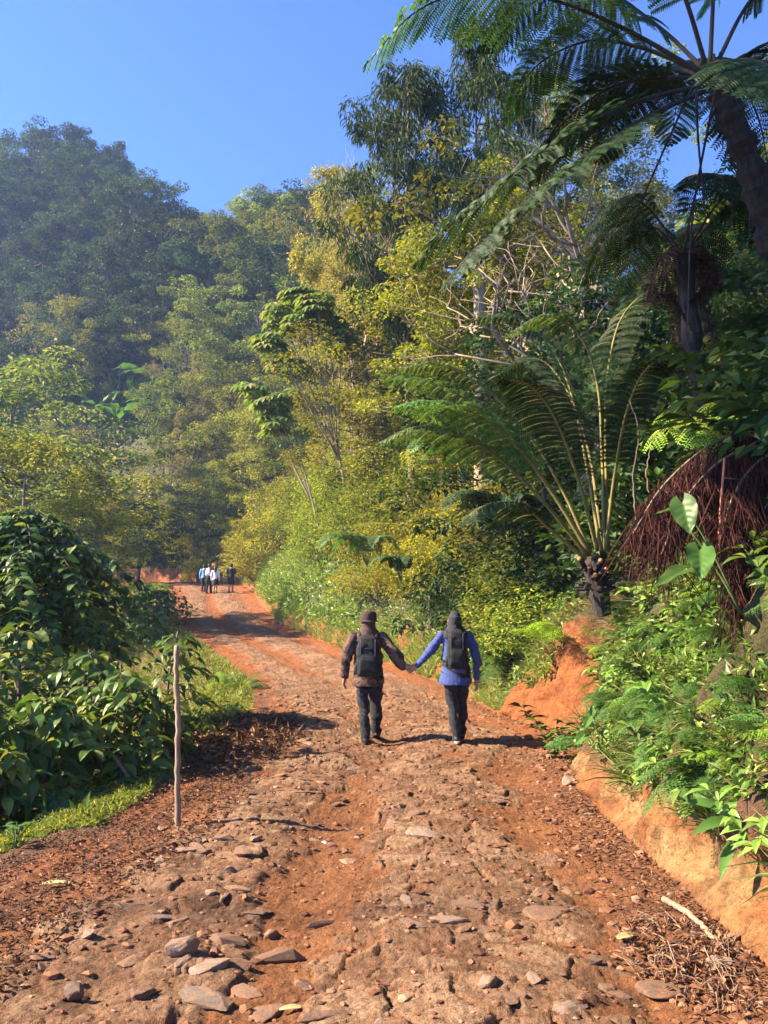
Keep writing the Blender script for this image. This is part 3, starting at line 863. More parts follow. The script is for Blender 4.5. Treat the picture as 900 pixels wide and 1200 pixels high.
# --- named trees of the middle distance
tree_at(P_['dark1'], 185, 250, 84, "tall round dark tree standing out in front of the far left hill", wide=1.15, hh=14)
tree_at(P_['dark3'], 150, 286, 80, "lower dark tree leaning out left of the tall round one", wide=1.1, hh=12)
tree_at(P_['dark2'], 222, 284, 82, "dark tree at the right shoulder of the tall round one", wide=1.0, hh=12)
tree_at(P_['dark0'], 408, 196, 62, "topmost dark tree on the right hillside's skyline", wide=1.1, hh=11)
tree_at(P_['dark2'], 350, 226, 64, "broad dark tree on the skyline left of the topmost one", wide=1.25, hh=11)
tree_at(P_['mid1'], 300, 250, 68, "hazy grey tree on the skyline just right of the notch of sky", wide=1.2, hh=11)
tree_at(P_['dark3'], 335, 290, 56, "rounded deep green tree below the skyline trees", wide=1.2, hh=12)
tree_at(P_['dark0'], 392, 285, 52, "deep green tree behind the pale umbrella-leaved tree", wide=1.1, hh=13)
tree_at(P_['yel0'], 92, 352, 52, "sunlit yellow green tree before the shaded far hill", wide=1.15, hh=13)
tree_at(P_['yel1'], 128, 372, 50, "smaller yellow tree right of the sunlit one before the far hill", wide=1.0, hh=11)
tree_at(P_['bare0'], 160, 352, 53, "half bare greyish tree beside the sunlit yellow ones", kind="bare_tree", hh=10)
tree_at(P_['bare1'], 215, 380, 50, "straggly bare branched tree over the banana plants", kind="bare_tree", hh=10)
tree_at(P_['mid2'], 250, 335, 52, "olive tree with a loose top in the valley's middle", wide=1.1, hh=12)
tree_at(P_['mid0'], 290, 352, 48, "olive green tree left of the pale umbrella-leaved tree", wide=1.0, hh=11)
tree_at(P_['bare0'], 262, 430, 40, "pinkish brown bare tree above the far end of the track", kind="bare_tree", mats={'crown': M['dry_grass']}, hh=10)
tree_at(P_['mid0'], 20, 425, 60, "grey green round tree at the left edge behind the coffee tree", wide=1.3)
tree_at(P_['yel2'], 30, 508, 27.5, "wide yellowish shrubby tree right above the big coffee tree", wide=1.15)
tree_at(P_['yel0'], 92, 580, 29.5, "low yellow green tree between the coffee tree and the banana plants", wide=1.3)
tree_at(P_['mid1'], -40, 470, 31, "olive tree cut by the left edge of the view", wide=1.4)
tree_at(P_['mid2'], 165, 585, 56, "dark round shrubby tree behind the far bend", wide=1.8, mats={'crown': M['shrub_dark']}, hh=9)
tree_at(P_['bam0'], 228, 555, 50, "hanging yellow green bamboo clump over the far walkers", cat="bamboo", kind="bamboo_clump", wide=1.3, mats={'crown': M['shrub_yellow']}, hh=9)
tree_at(P_['yel1'], 268, 560, 47, "rounded lime green tree above the far walkers", wide=1.5, mats={'crown': M['shrub_yellow']}, hh=9)
tree_at(P_['mid1'], 195, 440, 52, "slender brownish olive tree beside the banana plants", wide=.8, hh=11)
tree_at(P_['yel2'], 228, 480, 46, "narrow ochre tree wrapped in climbers above the bend", wide=.55, mats={'crown': M['ochre']}, hh=9)

# --- right hillside: tall trees
tree_at(P_['airy'], 452, 150, 30, "tall airy tree with thin golden brown leaves on the skyline behind the hanging dark tree", wide=.75, rz=0.0)
tree_at(P_['bam1'], 425, 225, 33, "golden feathery bamboo left of the hanging dark tree", cat="bamboo", kind="bamboo_clump", wide=1.0)
tree_at(P_['airy'], 510, 190, 27, "airy golden leaved tree behind the fern fronds", wide=.75, rz=2.0)
tree_at(P_['drp0'], 478, 92, 25, "slim dark tree with hanging leaf tassels against the sky", wide=.85)
tree_at(P_['drp1'], 560, 45, 24, "taller dark tassel-leaved tree behind the top fern frond", wide=.8)
tree_at(P_['tyel0'], 565, 235, 21, "sunlit yellow tree with a thick bare pale trunk", wide=1.2, mats={'trunk': M['bark_pale']})
tree_at(P_['tyel1'], 640, 250, 23, "yellow leaved tree behind the bare pale branches", wide=1.2)
tree_at(P_['tyel0'], 700, 130, 24, "tall yellow green tree behind the big tree fern", wide=1.05)
tree_at(P_['tmid0'], 640, 115, 28, "olive tree topping the ridge between the fern fronds", wide=1.1)
tree_at(P_['tmid1'], 760, 225, 22, "olive green tree under the big fern's crown", wide=1.1)
tree_at(P_['yel0'], 505, 345, 26, "yellow leafed tree left of the thick pale trunk", wide=1.3)
tree_at(P_['yel1'], 450, 375, 30, "lime yellow tree above the arching tree fern fronds", wide=1.3)
tree_at(P_['mid0'], 610, 345, 23, "light green tree right of the thick pale trunk", wide=1.2, mats={'crown': M['forest_yellow']})
tree_at(P_['bareclean'], 655, 195, 13, "leafless pale tree with spreading branches under the big fern", kind="bare_tree", rz=0.6, wide=1.6)
tree_at(P_['bareclean'], 735, 180, 16, "second leafless pale tree right behind the first one", kind="bare_tree", rz=2.6, wide=1.4)
tree_at(P_['bare1'], 445, 420, 30, "twiggy half bare tree beside the pale umbrella-leaved tree", kind="bare_tree")
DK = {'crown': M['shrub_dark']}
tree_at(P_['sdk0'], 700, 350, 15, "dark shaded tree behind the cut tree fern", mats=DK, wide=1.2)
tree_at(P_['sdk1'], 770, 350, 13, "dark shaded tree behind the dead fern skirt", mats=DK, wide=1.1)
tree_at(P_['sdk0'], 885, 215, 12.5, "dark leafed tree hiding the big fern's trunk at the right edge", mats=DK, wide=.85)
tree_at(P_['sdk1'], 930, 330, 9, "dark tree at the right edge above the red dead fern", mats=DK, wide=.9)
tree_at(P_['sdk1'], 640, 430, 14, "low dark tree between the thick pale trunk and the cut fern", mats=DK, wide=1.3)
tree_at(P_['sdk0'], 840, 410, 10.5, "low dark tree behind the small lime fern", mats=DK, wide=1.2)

# --- tall pale trunk
def trunk_only(pts, r, name, label, cat, bark, extra=None):
    t = thing(name, label, cat, pts[0])
    p0 = np.array(pts[0]); g = Geo()
    add_tube(g, spline(np.array(pts) - p0, 14), np.array(r), 9)
    obj("trunk", g.mesh("trunk", M[bark], True), t)
    return t, p0

def slope_foot(px, row, y0=56):
    """the point of the hillside seen at (px,row)"""
    y = y0
    while y < 130:
        p = W(px, row, y)
        if gz1(p.x, y) >= p.z: return p
        y += .25
    return p
# --- pale umbrella-leaved trees (two leaning stems, whorls of big hand-shaped leaves)
def umbrella_tree(base, tips, label, r=0.075):
    b = np.array(base); t = thing("umbrella_tree", label, "tree", base)
    g = Geo(); gl = Geo(); gp = Geo()
    for ti, (tip, nl) in enumerate(tips):
        tip = np.array(tip) - b
        mid = tip * 0.5 + np.array([0.1, 0, 0.15])
        st = np.zeros(3) if ti == 0 else tips0 * 0.45
        if ti == 0: tips0 = tip
        add_tube(g, spline([st, (st + tip) / 2 + RNG.normal(0, .06, 3), tip], 10), r * np.linspace(1 if ti == 0 else .5, 0.35, 10), 7)
        for i in range(nl):
            a = i * 2.4 + RNG.random(); pol = RNG.uniform(0.1, 0.75)
            d = np.array([math.cos(a), math.sin(a), pol]); d = nrm(d); pe = tip - UPV * RNG.uniform(0, .7) + d * RNG.uniform(.35, .75)
            add_tube(g, np.array([tip - UPV * .2, pe]), 0.012, 4)
            m = 9; aa = np.arange(m) / m * 2 * PI + RNG.random()
            ax = nrm(d * .45 + UPV); e1 = nrm(np.cross(ax, [0.3, 1, 0])); e2 = np.cross(ax, e1)
            D = e1 * np.cos(aa)[:, None] + e2 * np.sin(aa)[:, None]
            L = .5 * RNG.uniform(.7, 1.15)
            gl.add(*leaf_curved(np.tile(pe, (m, 1)), D - UPV * .15, np.tile(ax, (m, 1)), L, L * .34, 0.9, .15, (.25, .7, 1, .75, .1)))
    obj("crown", gl.mesh("crown", M['umbrella']), t); 
    obj("trunk", g.mesh("trunk", M['bark_pale'], True), t)
M['umbrella'] = leaf_mat("umbrella_leaf", (0.09, 0.18, 0.04), (0.17, 0.26, 0.06), (0.36, 0.32, 0.13), 0.35, obj_var=0.08)
def foot(px, row, y):
    p = W(px, row, y); return (p.x, y, gz1(p.x, y) - 0.1)
y = slope_foot(418, 640, 22).y
umbrella_tree(foot(418, 560, y), [(W(372, 415, y), 0), (W(350, 368, y), 26), (W(318, 398, y - .6), 22), (W(385, 372, y + .6), 24), (W(352, 345, y + .3), 26), (W(402, 395, y), 16), (W(330, 368, y + .8), 20), (W(372, 352, y - .7), 20), (W(340, 425, y - .4), 12)],
              "taller pale leaning tree with umbrella whorls of big leaves")
y = slope_foot(384, 655, 22).y + 1.5
umbrella_tree(foot(384, 585, y - 1.5), [(W(345, 510, y - 1.5), 5), (W(318, 470, y - 1.7), 18), (W(300, 452, y - 1.2), 16), (W(322, 492, y - 1.8), 12), (W(335, 462, y - 1.2), 14)],
              "shorter pale leaning tree with a sparse whorl of big leaves", .06)

# --- banana plants
def banana(base, h, n, label, group):
    t = thing("banana_plant", label, "banana plant", base, 0, group)
    g = Geo(); add_tube(g, spline([[0, 0, 0], [0.03, 0, h * .3], [0, .05, h * .6]], 6), .12 * np.linspace(1, .6, 6), 8)
    obj("stem", g.mesh("stem", M['petiole'], True), t)
    for i in range(n):
        a = i * 2.4 + RNG.random() * .5; el_ = RNG.uniform(.5, 1.6)
        D = np.array([[math.cos(a), math.sin(a), el_]]); L = h * RNG.uniform(.5, .7)
        v, f = leaf_curved(np.array([[0, 0, h * .55]]), D, np.cross(D, np.cross([[0, 0, 1.0]], D)), L, L * .24, RNG.uniform(1.2, 2.2), .1,
                           (.06, .12, .7, .95, 1, .95, .8, .5, .05), .25)
        gg = Geo(); gg.add(v, f); obj("leaf", gg.mesh("leaf", M['big_leaf'], False), t)
for (px, row, lb) in ((152, 500, "tallest banana plant in the valley with spreading torn leaves"), (178, 490, "banana plant right of the tallest one in the valley"),
                      (136, 528, "banana plant low in front of the valley's tallest one"), (186, 530, "small banana plant nearest the dark round shrub"), (112, 515, "banana plant at the left end of its clump")):
    p = slope_foot(px, row)
    banana((p.x, p.y, p.z - .1), 7.0 * RNG.uniform(.8, 1.1), 12, lb, "banana plants in the valley")

# ------------------------------------------------------------------ right slope: shrubs over the bank and up the hillside
rs = random.Random(11)
def slope_shrubs(n, ya, yb, s0, s1, protos, label, group, h0, h1, mats=None, mind=0.8, kind="shrub", wide=(1.0, 1.4), placed=None):
    placed = [] if placed is None else placed
    c = 0; tries = 0
    while c < n and tries < n * 50:
        tries += 1
        y = ya + (yb - ya) * rs.random(); s = s0 + (s1 - s0) * rs.random() ** 1.2
        x = float(er(y)) + s
        md = mind * (0.6 + y / 30)
        if any((x - a) ** 2 + (y - b) ** 2 < md * md for a, b in placed): continue
        placed.append((x, y)); c += 1
        pr = P_[rs.choice(protos)]; h = rs.uniform(h0, h1); sc = h / pr[1]; w = rs.uniform(*wide)
        plant(kind, pr, (x, y, gz1(x, y) - 0.12), label, "shrub", group, None, (sc * w, sc * w, sc), mats)
    return placed
PL = []
GRN = {'foliage': M['shrub']}; YEL = {'foliage': M['shrub_yellow']}
slope_shrubs(26, 13.2, 17.5, 0.6, 3.5, ['shl0', 'shl1', 'shr0'], "dark broad-leaved bush on the bank just ahead of the walkers", "bushes on the bank ahead of the walkers", 1.1, 2.0, placed=PL, mind=.6)
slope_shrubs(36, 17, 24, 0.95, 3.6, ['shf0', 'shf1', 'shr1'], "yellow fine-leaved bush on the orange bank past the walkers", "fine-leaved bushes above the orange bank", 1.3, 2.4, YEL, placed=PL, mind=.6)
slope_shrubs(40, 22.5, 34, 1.9, 4.6, ['shr0', 'shr1', 'shr2', 'shf0'], "green bush growing down to the track at the inside of the bend", "bushes at the inside of the bend", 2.0, 3.4, GRN, placed=PL, mind=.65)
slope_shrubs(46, 14, 30, 3.2, 9, ['shr0', 'shr2', 'shf1', 'shl0'], "olive bush on the sunlit slope above the track", "bushes on the sunlit slope", 1.8, 3.0, GRN, placed=PL, mind=.85)
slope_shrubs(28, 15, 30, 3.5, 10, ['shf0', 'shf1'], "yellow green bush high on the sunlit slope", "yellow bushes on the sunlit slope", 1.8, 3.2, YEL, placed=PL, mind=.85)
slope_shrubs(44, 30, 48, 2.7, 8.5, ['shr0', 'shr1', 'shr2', 'shf1'], "green bush on the slope near the far walkers", "bushes near the far walkers", 2.2, 3.8, GRN, placed=PL, mind=.8)
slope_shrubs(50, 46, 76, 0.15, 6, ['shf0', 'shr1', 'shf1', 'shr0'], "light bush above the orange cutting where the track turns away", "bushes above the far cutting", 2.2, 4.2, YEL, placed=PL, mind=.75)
slope_shrubs(44, 30, 62, 7, 22, ['shr0', 'shf0', 'shf1', 'shr2'], "olive bush in the thicket between the hillside trees", "bushes between the hillside trees", 2.4, 4.0, None, placed=PL, mind=.9)
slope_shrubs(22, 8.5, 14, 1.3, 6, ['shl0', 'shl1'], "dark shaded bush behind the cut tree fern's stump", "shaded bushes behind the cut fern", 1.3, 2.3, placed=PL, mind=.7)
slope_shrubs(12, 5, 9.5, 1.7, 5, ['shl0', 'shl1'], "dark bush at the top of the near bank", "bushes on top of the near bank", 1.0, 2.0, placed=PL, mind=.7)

# undergrowth: leaves and blades over the slopes, nobody could count them
def scatter_pts(n, ya, yb, s0, s1, power=1.0, logy=True):
    r = RNG.random(n)
    y = np.exp(np.log(ya) + (np.log(yb) - np.log(ya)) * r) if logy else ya + (yb - ya) * r
    s = s0 + (s1 - s0) * RNG.random(n) ** power
    return er(y) + s, y, s
g = Geo()
for (n, ya, yb, s0, s1, pw, L, Wd, hh) in ((26000, 2.2, 9, .16, 2.4, 1.3, .07, .03, .2), (26000, 11.3, 26, .28, 8, 1.5, .11, .05, .3), (26000, 24, 60, .25, 20, 1.5, .22, .1, .5), (24000, 58, 120, .8, 60, 1.2, .5, .26, 1.0)):
    x, y, s = scatter_pts(n, ya, yb, s0, s1, pw)
    z = gz(x, y)
    h = hh * RNG.random(n) ** 1.5
    P = np.stack([x - 0.35 * h * (s < 1.2), y, z + h], 1)
    g.add(*leaf_flat(P, RNG.normal(0, .7, (n, 3)) + np.array([-.35, 0, .1]), RNG.normal(0, .45, (n, 3)) + np.array([-.4, 0, .8]), L * RNG.uniform(.6, 1.3, n), Wd * RNG.uniform(.6, 1.2, n)))
n = 9000; y = -4 + 6.5 * RNG.random(n); s = .2 + 3.5 * RNG.random(n) ** 1.3; x = er(y) + s; hh = .25 * RNG.random(n)
g.add(*leaf_flat(np.stack([x - .3 * hh, y, gz(x, y) + hh], 1), RNG.normal(0, .7, (n, 3)) + np.array([-.35, 0, .1]), RNG.normal(0, .45, (n, 3)) + np.array([-.4, 0, .8]), .08 * RNG.uniform(.6, 1.3, n), .034))
o = obj("undergrowth", g.mesh("undergrowth", M['bank_leaf'])); tag(o, "low leafy undergrowth covering the bank and hillside", "undergrowth", None, 'stuff')

# grass fringe over the bank lips and along the verges
def blades(x, y, z, n_per, h, wd, lean=0.5, down=0.0):
    n = len(x) * n_per
    P = np.repeat(np.stack([x, y, z], 1), n_per, 0) + RNG.normal(0, .02, (n, 3)) * np.array([1, 1, 0])
    D = RNG.normal(0, lean, (n, 3)); D[:, 2] = 1 - down
    Nn = RNG.normal(0, 1, (n, 3)); Nn[:, 2] *= .3
    hh = np.repeat(np.broadcast_to(h, (len(x),)), n_per) * RNG.uniform(.5, 1.2, n)
    return leaf_curved(P, D, Nn, hh, np.full(n, wd), RNG.uniform(.4, 1.8, n), .1, (.8, 1, .75, .08))
g = Geo()
x, y, s = scatter_pts(900, 12.3, 17.5, .02, 1.0, 1.0); g.add(*blades(x, y, gz(x, y), 10, .3, .009, .6))
x, y, s = scatter_pts(1300, 18, 34, .0, .5, 1.0); g.add(*blades(x, y, gz(x, y), 8, .35, .014, .6))
x, y, s = scatter_pts(900, 30, 60, .1, 1.5, 1.0); g.add(*blades(x, y, gz(x, y), 7, .6, .03, .6))
# verge on the left
n = 6500
y = 4.2 + 6 * RNG.random(n); l = .35 + .85 * RNG.random(n) + .3 * (y < 6); x = el(y) - l
keep = (fbm(x * 1.2, y * 1.2, 201, 3) > -.12) & (l > .35)
x, y = x[keep], y[keep]; g.add(*blades(x, y, gz(x, y), 9, .075, .008, .9))
n = 2600; y = 9.5 + 18 * RNG.random(n); l = .15 + 5 * RNG.random(n) ** 1.3; x = el(y) - l; g.add(*blades(x, y, gz(x, y), 8, .2, .012, .7))
n = 2600; y = 26 + 26 * RNG.random(n); l = .3 + 5 * RNG.random(n); x = el(y) - l; g.add(*blades(x, y, gz(x, y), 7, .3, .02, .6))
o = obj("verge_grass", g.mesh("verge_grass", M['grass'])); tag(o, "short green grass along the track's verges and bank lips", "grass", None, 'stuff')
g = Geo()
x, y, s = scatter_pts(420, 7.2, 11.2, .45, 1.0, 1.0); g.add(*blades(x, y, gz(x, y) + .02, 12, .34, .007, .8, .5))
x, y, s = scatter_pts(240, 11.4, 14, .25, .9, 1.0); g.add(*blades(x, y, gz(x, y) + .02, 12, .34, .008, .8, .4))
x, y, s = scatter_pts(260, 3, 8, .15, .5, 1.0); g.add(*blades(x - .05, y, gz(x, y), 8, .2, .006, .9, .6))
o = obj("dry_grass", g.mesh("dry_grass", M['dry_grass'])); tag(o, "dry straw-coloured grass hanging over the cut bank's lip", "grass", None, 'stuff')
# low weeds on the left verge
g = Geo(); n = 22000
y = 4.0 + 6.5 * RNG.random(n); l = .35 + 1.1 * RNG.random(n) + .35 * (y < 6); x = el(y) - l
keep = fbm(x * 1.2, y * 1.2, 201, 3) > -.2; x, y = x[keep], y[keep]; n = len(x)
g.add(*leaf_flat(np.stack([x, y, gz(x, y) + .05 * RNG.random(n) + .01], 1), RNG.normal(0, .8, (n, 3)) + np.array([0, 0, .15]), RNG.normal(0, .35, (n, 3)) + UPV, .04 * RNG.uniform(.6, 1.5, n), .022))
n = 9000; y = 9.5 + 18 * RNG.random(n); l = .2 + 5 * RNG.random(n); x = el(y) - l
g.add(*leaf_flat(np.stack([x, y, gz(x, y) + .2 * RNG.random(n)], 1), RNG.normal(0, .8, (n, 3)) + np.array([0, 0, .2]), RNG.normal(0, .4, (n, 3)) + UPV, .1, .045))
n = 5000; y = 28 + 24 * RNG.random(n); l = .6 + 7 * RNG.random(n); x = el(y) - l
g.add(*leaf_flat(np.stack([x, y, gz(x, y) + .25 * RNG.random(n)], 1), RNG.normal(0, .8, (n, 3)) + np.array([0, 0, .2]), RNG.normal(0, .4, (n, 3)) + UPV, .2, .09))
o = obj("weeds", g.mesh("weeds", M['shrub'])); tag(o, "low green weeds carpeting the left verge", "weeds", None, 'stuff')
# leaf litter
g = Geo(); n = 11000
y = 2.6 + 10 * RNG.random(n) ** 1.2; l = -.6 + 1.2 * RNG.random(n); x = el(y) - l
g.add(*leaf_flat(np.stack([x, y, any_z(x, y) + .012 + .02 * RNG.random(n)], 1), RNG.normal(0, .8, (n, 3)) * np.array([1, 1, .25]), RNG.normal(0, .4, (n, 3)) + UPV, .035 * RNG.uniform(.4, 1.6, n), .015, .3))
n = 1500; y = 2.6 + 4.6 * RNG.random(n) ** 1.1; l = .45 * RNG.random(n) ** 1.4 + .05; x = er(y) - l
g.add(*leaf_flat(np.stack([x, y, any_z(x, y) + .01 + .025 * RNG.random(n)], 1), RNG.normal(0, .8, (n, 3)) * np.array([1, 1, .3]), RNG.normal(0, .4, (n, 3)) + UPV, .035 * RNG.uniform(.4, 1.8, n), .012, .3))
o = obj("leaf_litter", g.mesh("leaf_litter", M['litter'])); tag(o, "brown fallen leaves along the edges of the track", "leaf litter", None, 'stuff')
# loose crumbs of stone and earth on the track
def crumbs(n):
    bm = bmesh.new(); bmesh.ops.create_icosphere(bm, subdivisions=1, radius=1)
    bv = np.array([v.co[:] for v in bm.verts]); bf = np.array([[v.index for v in f.verts] for f in bm.faces]); bm.free()
    y = 2.3 * np.exp(RNG.random(n) * 1.9); uu = np.where(RNG.random(n) < .25, 1 - .14 * RNG.random(n) ** 1.5, RNG.random(n)); x = el(y) + (er(y) - el(y)) * uu
    sz = RNG.uniform(.004, .011, n) * (1 + 1.7 * RNG.random(n) ** 6) * (1 + y / 14)
    jit = RNG.uniform(.6, 1.3, (n, len(bv), 1))
    V = bv[None] * jit * sz[:, None, None] * np.array([1.3, 1, .7]) + np.stack([x, y, any_z(x, y) + sz * .2], 1)[:, None]
    Fc = (bf[None] + (np.arange(n) * len(bv))[:, None, None]).reshape(-1, 3)
    return mesh_np("gravel", V.reshape(-1, 3), Fc, M['gravel'])
mg, nt, nd, lk = mat_new("gravel"); pg = nd['Principled BSDF']; gg_ = nd.new('ShaderNodeNewGeometry')
lk.new(ramp(nt, gg_.outputs['Random Per Island'], [(0, (0.08, 0.03, 0.015)), (.5, (0.17, 0.066, 0.028)), (.9, (0.22, 0.1, 0.05)), (1, (0.28, 0.18, 0.11))]), pg.inputs['Base Color'])
pg.inputs['Roughness'].default_value = .9; M['gravel'] = mg
o = obj("gravel", crumbs(5000)); tag(o, "small crumbs of stone and earth strewn over the track", "gravel", None, 'stuff')

# ------------------------------------------------------------------ near bank plants: each one a thing
FR = [small_fern_frond(.7, a, 24, w_, lf) for a, w_, lf in ((.35, .13, 'fern'), (.55, .15, 'fern'), (.75, .12, 'fern'))]
FRB = [small_fern_frond(.7, a, 24, w_, 'fern_bright') for a, w_ in ((.4, .15), (.65, .14))]
def fern_plant(loc, size, n, label, group, fr=FR, face=None, tilt=0.0):
    t = thing("fern", label, "fern", loc, 0, group, size)
    for i in range(n):
        a = (i / n * 2 * PI + RNG.normal(0, .25)) if face is None else face + RNG.uniform(-1.3, 1.3)
        fm, rm = fr[RNG.integers(0, len(fr))]
        o = obj("frond", fm, t); o.rotation_euler = (RNG.normal(0, .15), RNG.normal(-.1, .22) + tilt, a); o.scale = (RNG.uniform(.7, 1.15),) * 3
        obj("rachis", rm, o)
    return t
def herb(seed, h=.5, stems=5, per=9, L=.11, Wd=.045, leaf='bank_leaf', droop=.8):
    global RNG
    keep = RNG; RNG = np.random.default_rng(seed); g = Geo(); w = Geo()
    for i in range(stems):
        a = RNG.random() * 2 * PI; d = np.array([math.cos(a) * .5, math.sin(a) * .5, 1]); hh = h * RNG.uniform(.6, 1.1)
        pl = spline([[0, 0, -.05], d * hh * .5 + RNG.normal(0, .02, 3), d * hh * np.array([1.2, 1.2, .95])], 14)
        add_tube(w, pl, .004 * np.linspace(1, .4, 14), 4)
        kk = np.linspace(3, 13, per).astype(int)
        for sg in (-1, 1):
            aa = RNG.random() * 6.28 + np.arange(per) * 1.57 + (PI if sg > 0 else 0)
            D = np.stack([np.cos(aa), np.sin(aa), np.full(per, .35)], 1)
            g.add(*leaf_curved(pl[kk], D, np.tile(UPV, (per, 1)) + RNG.normal(0, .2, (per, 3)), L * RNG.uniform(.6, 1.2, per), Wd * RNG.uniform(.8, 1.2, per), droop, .2, (.15, .8, 1, .5, .03)))
    r = [("leaves", g.mesh("leaves", M[leaf]), []), ("stem", w.mesh("stem", M['rachis_green'], True), [])]
    RNG = keep
    return r, h
def tuft(seed, h=.45, n=60, wd=.012, leaf='tuft'):
    global RNG
    keep = RNG; RNG = np.random.default_rng(seed)
    v, f = blades(np.zeros(1), np.zeros(1), np.zeros(1), n, h, wd, .55); g = Geo(); g.add(v, f)
    RNG = keep
    return g.mesh("grass_tuft", M[leaf])
HB = [herb(1), herb(2, .42, 6, 8, .09, .04), herb(3, .5, 4, 7, .16, .055), herb(4, .38, 7, 10, .06, .028, 'bank_leaf')]
HBD = [herb(5, .5, 5, 8, .14, .06, 'shrub_dark'), herb(6, .45, 6, 9, .1, .045, 'shrub_dark')]
TF = [tuft(1), tuft(2, .35, 50), tuft(3, .5, 45, .016)]
def bank_pt(y, zrel):
    """a point on the near bank's face, zrel above the track"""
    ss = np.linspace(0, 4, 800); zz_ = gz(er(y) + ss, np.full(800, y)) - float(zr(y))
    s = float(np.interp(zrel, np.maximum.accumulate(zz_) + np.arange(800) * 1e-6, ss))
    return (float(er(y)) + s, y, float(zr(y)) + zrel)
LABH = [("small-leaved green herb on the near bank's face", "leafy herbs on the near bank"), ("low green herb with paired leaves on the near bank", "paired-leaf herbs on the near bank"),
        ("herb with long pointed leaves on the near bank", "pointed-leaf herbs on the near bank"), ("fine tufted herb on the near bank", "fine herbs on the near bank")]
rb = random.Random(5)
for i in range(190):
    y = rb.uniform(2.9, 8.2); zrel = rb.uniform(.4, 2.5) if y < 6.5 else rb.uniform(.38, 2.0)
    k = rb.randrange(4); p = bank_pt(y, zrel)
    plant("herb", HB[k], (p[0] - .02, p[1], p[2] - .05), LABH[k][0], "herb", LABH[k][1], None, rb.uniform(.55, 1.0), None, (0, -rb.uniform(.2, .7)))
for i in range(60):
    y = rb.uniform(-.5, 3.1); k = rb.randrange(4); p = bank_pt(y, rb.uniform(.4, 2.4))
    plant("herb", HB[k], (p[0] - .02, p[1], p[2] - .05), LABH[k][0], "herb", LABH[k][1], None, rb.uniform(.6, 1.05), None, (0, -rb.uniform(.2, .7)))
for i in range(46):
    y = rb.uniform(3.0, 8.3); zrel = rb.uniform(.6, 2.5); p = bank_pt(y, zrel)
    fern_plant((p[0], p[1], p[2] - .03), rb.uniform(.5, .95), rb.randint(4, 7), "green fern hanging from the near bank's face", "ferns on the near bank", FR, PI + rb.uniform(-.6, .6), .15)
for i in range(9):
    y = rb.uniform(3.6, 8.0); zrel = rb.uniform(.7, 1.9); p = bank_pt(y, zrel)
    fern_plant((p[0], p[1], p[2] - .03), rb.uniform(.35, .6), rb.randint(3, 5), "small lime green fern bright among the near bank's herbs", "lime ferns on the near bank", FRB, PI + rb.uniform(-.6, .6), .15)
for i in range(44):
    y = rb.uniform(2.9, 8.2); zrel = rb.uniform(.3, 1.1); p = bank_pt(y, zrel); k = rb.randrange(3)
    o = obj("grass_tuft", TF[k]); o.location = (p[0] - .02, p[1], p[2] - .03); s = rb.uniform(.5, .95); o.scale = (s, s, s); o.rotation_euler = (0, -rb.uniform(.3, .9), rb.uniform(-.8, .8))
    tag(o, "tuft of green grass at the top of the bare yellow clay", "grass tuft", "grass tufts on the near bank")
for i in range(40):
    y = rb.uniform(13.0, 17); s = rb.uniform(.2, 1.3); x = float(er(y)) + s; k = rb.randrange(2)
    plant("herb", HBD[k], (x, y, gz1(x, y) - .05), "dark leafy plant on the bank beside the walker in blue", "herb", "dark herbs on the bank beside the walkers", None, rb.uniform(.9, 1.6), None, (0, -.3))
for i in range(22):
    y = rb.uniform(13.0, 17); s = rb.uniform(.5, 1.8); x = float(er(y)) + s
    fern_plant((x, y, gz1(x, y)), rb.uniform(.9, 1.5), rb.randint(5, 8), "green fern among the bushes beside the walkers", "ferns on the bank beside the walkers")
# two conspicuous light fronds by the scarp
p = W(640, 690, 11.6)
t = fern_plant((p.x + .1, p.y, gz1(p.x, p.y) + .35), 1.5, 3, "large light green fern leaning out above the scarp's left edge", None, FRB, 3.6, -.2)
p = W(700, 765, 8.3)
fern_plant((p.x + .12, p.y, p.z), .55, 3, "single lime green fern at the scarp's right edge", None, FRB, PI, .1)

def heart_leaf(g, P, D, Nn, L, Wd, droop):
    """heart-shaped blade with two back lobes, raised veins and a wavy rim"""
    P = np.asarray(P, float); D = nrm(np.asarray(D, float)); S = nrm(np.cross(np.asarray(Nn, float), D)); N2 = np.cross(D, S)
    nu, nv = 26, 17; uu, vv = np.meshgrid(np.linspace(0, 1, nu), np.linspace(-1, 1, nv), indexing='ij')
    w = np.interp(uu, [0, .06, .15, .3, .5, .7, .86, .95, 1], [.3, .72, .95, 1, .84, .58, .3, .12, .0])
    a = np.abs(vv)
    al = uu - .3 * (1 - uu) ** 4 * a ** 1.3
    vein = np.cos(2 * PI * (uu * 5.5 - a * 1.4)) * .012 * (1 - a) * np.minimum(1, a * 6) * np.minimum(1, uu * 5)
    rim = .03 * a ** 3 * np.sin(uu * 13 + vv * 2)
    z = .16 * a * w * Wd / L * 1.2 - droop * .35 * uu ** 2 + vein + rim
    V = P + (D * (al * L)[..., None] + S * (vv * w * Wd * .5)[..., None] + N2 * (z * L)[..., None])
    g.add(V.reshape(-1, 3), grid_faces(nu, nv))

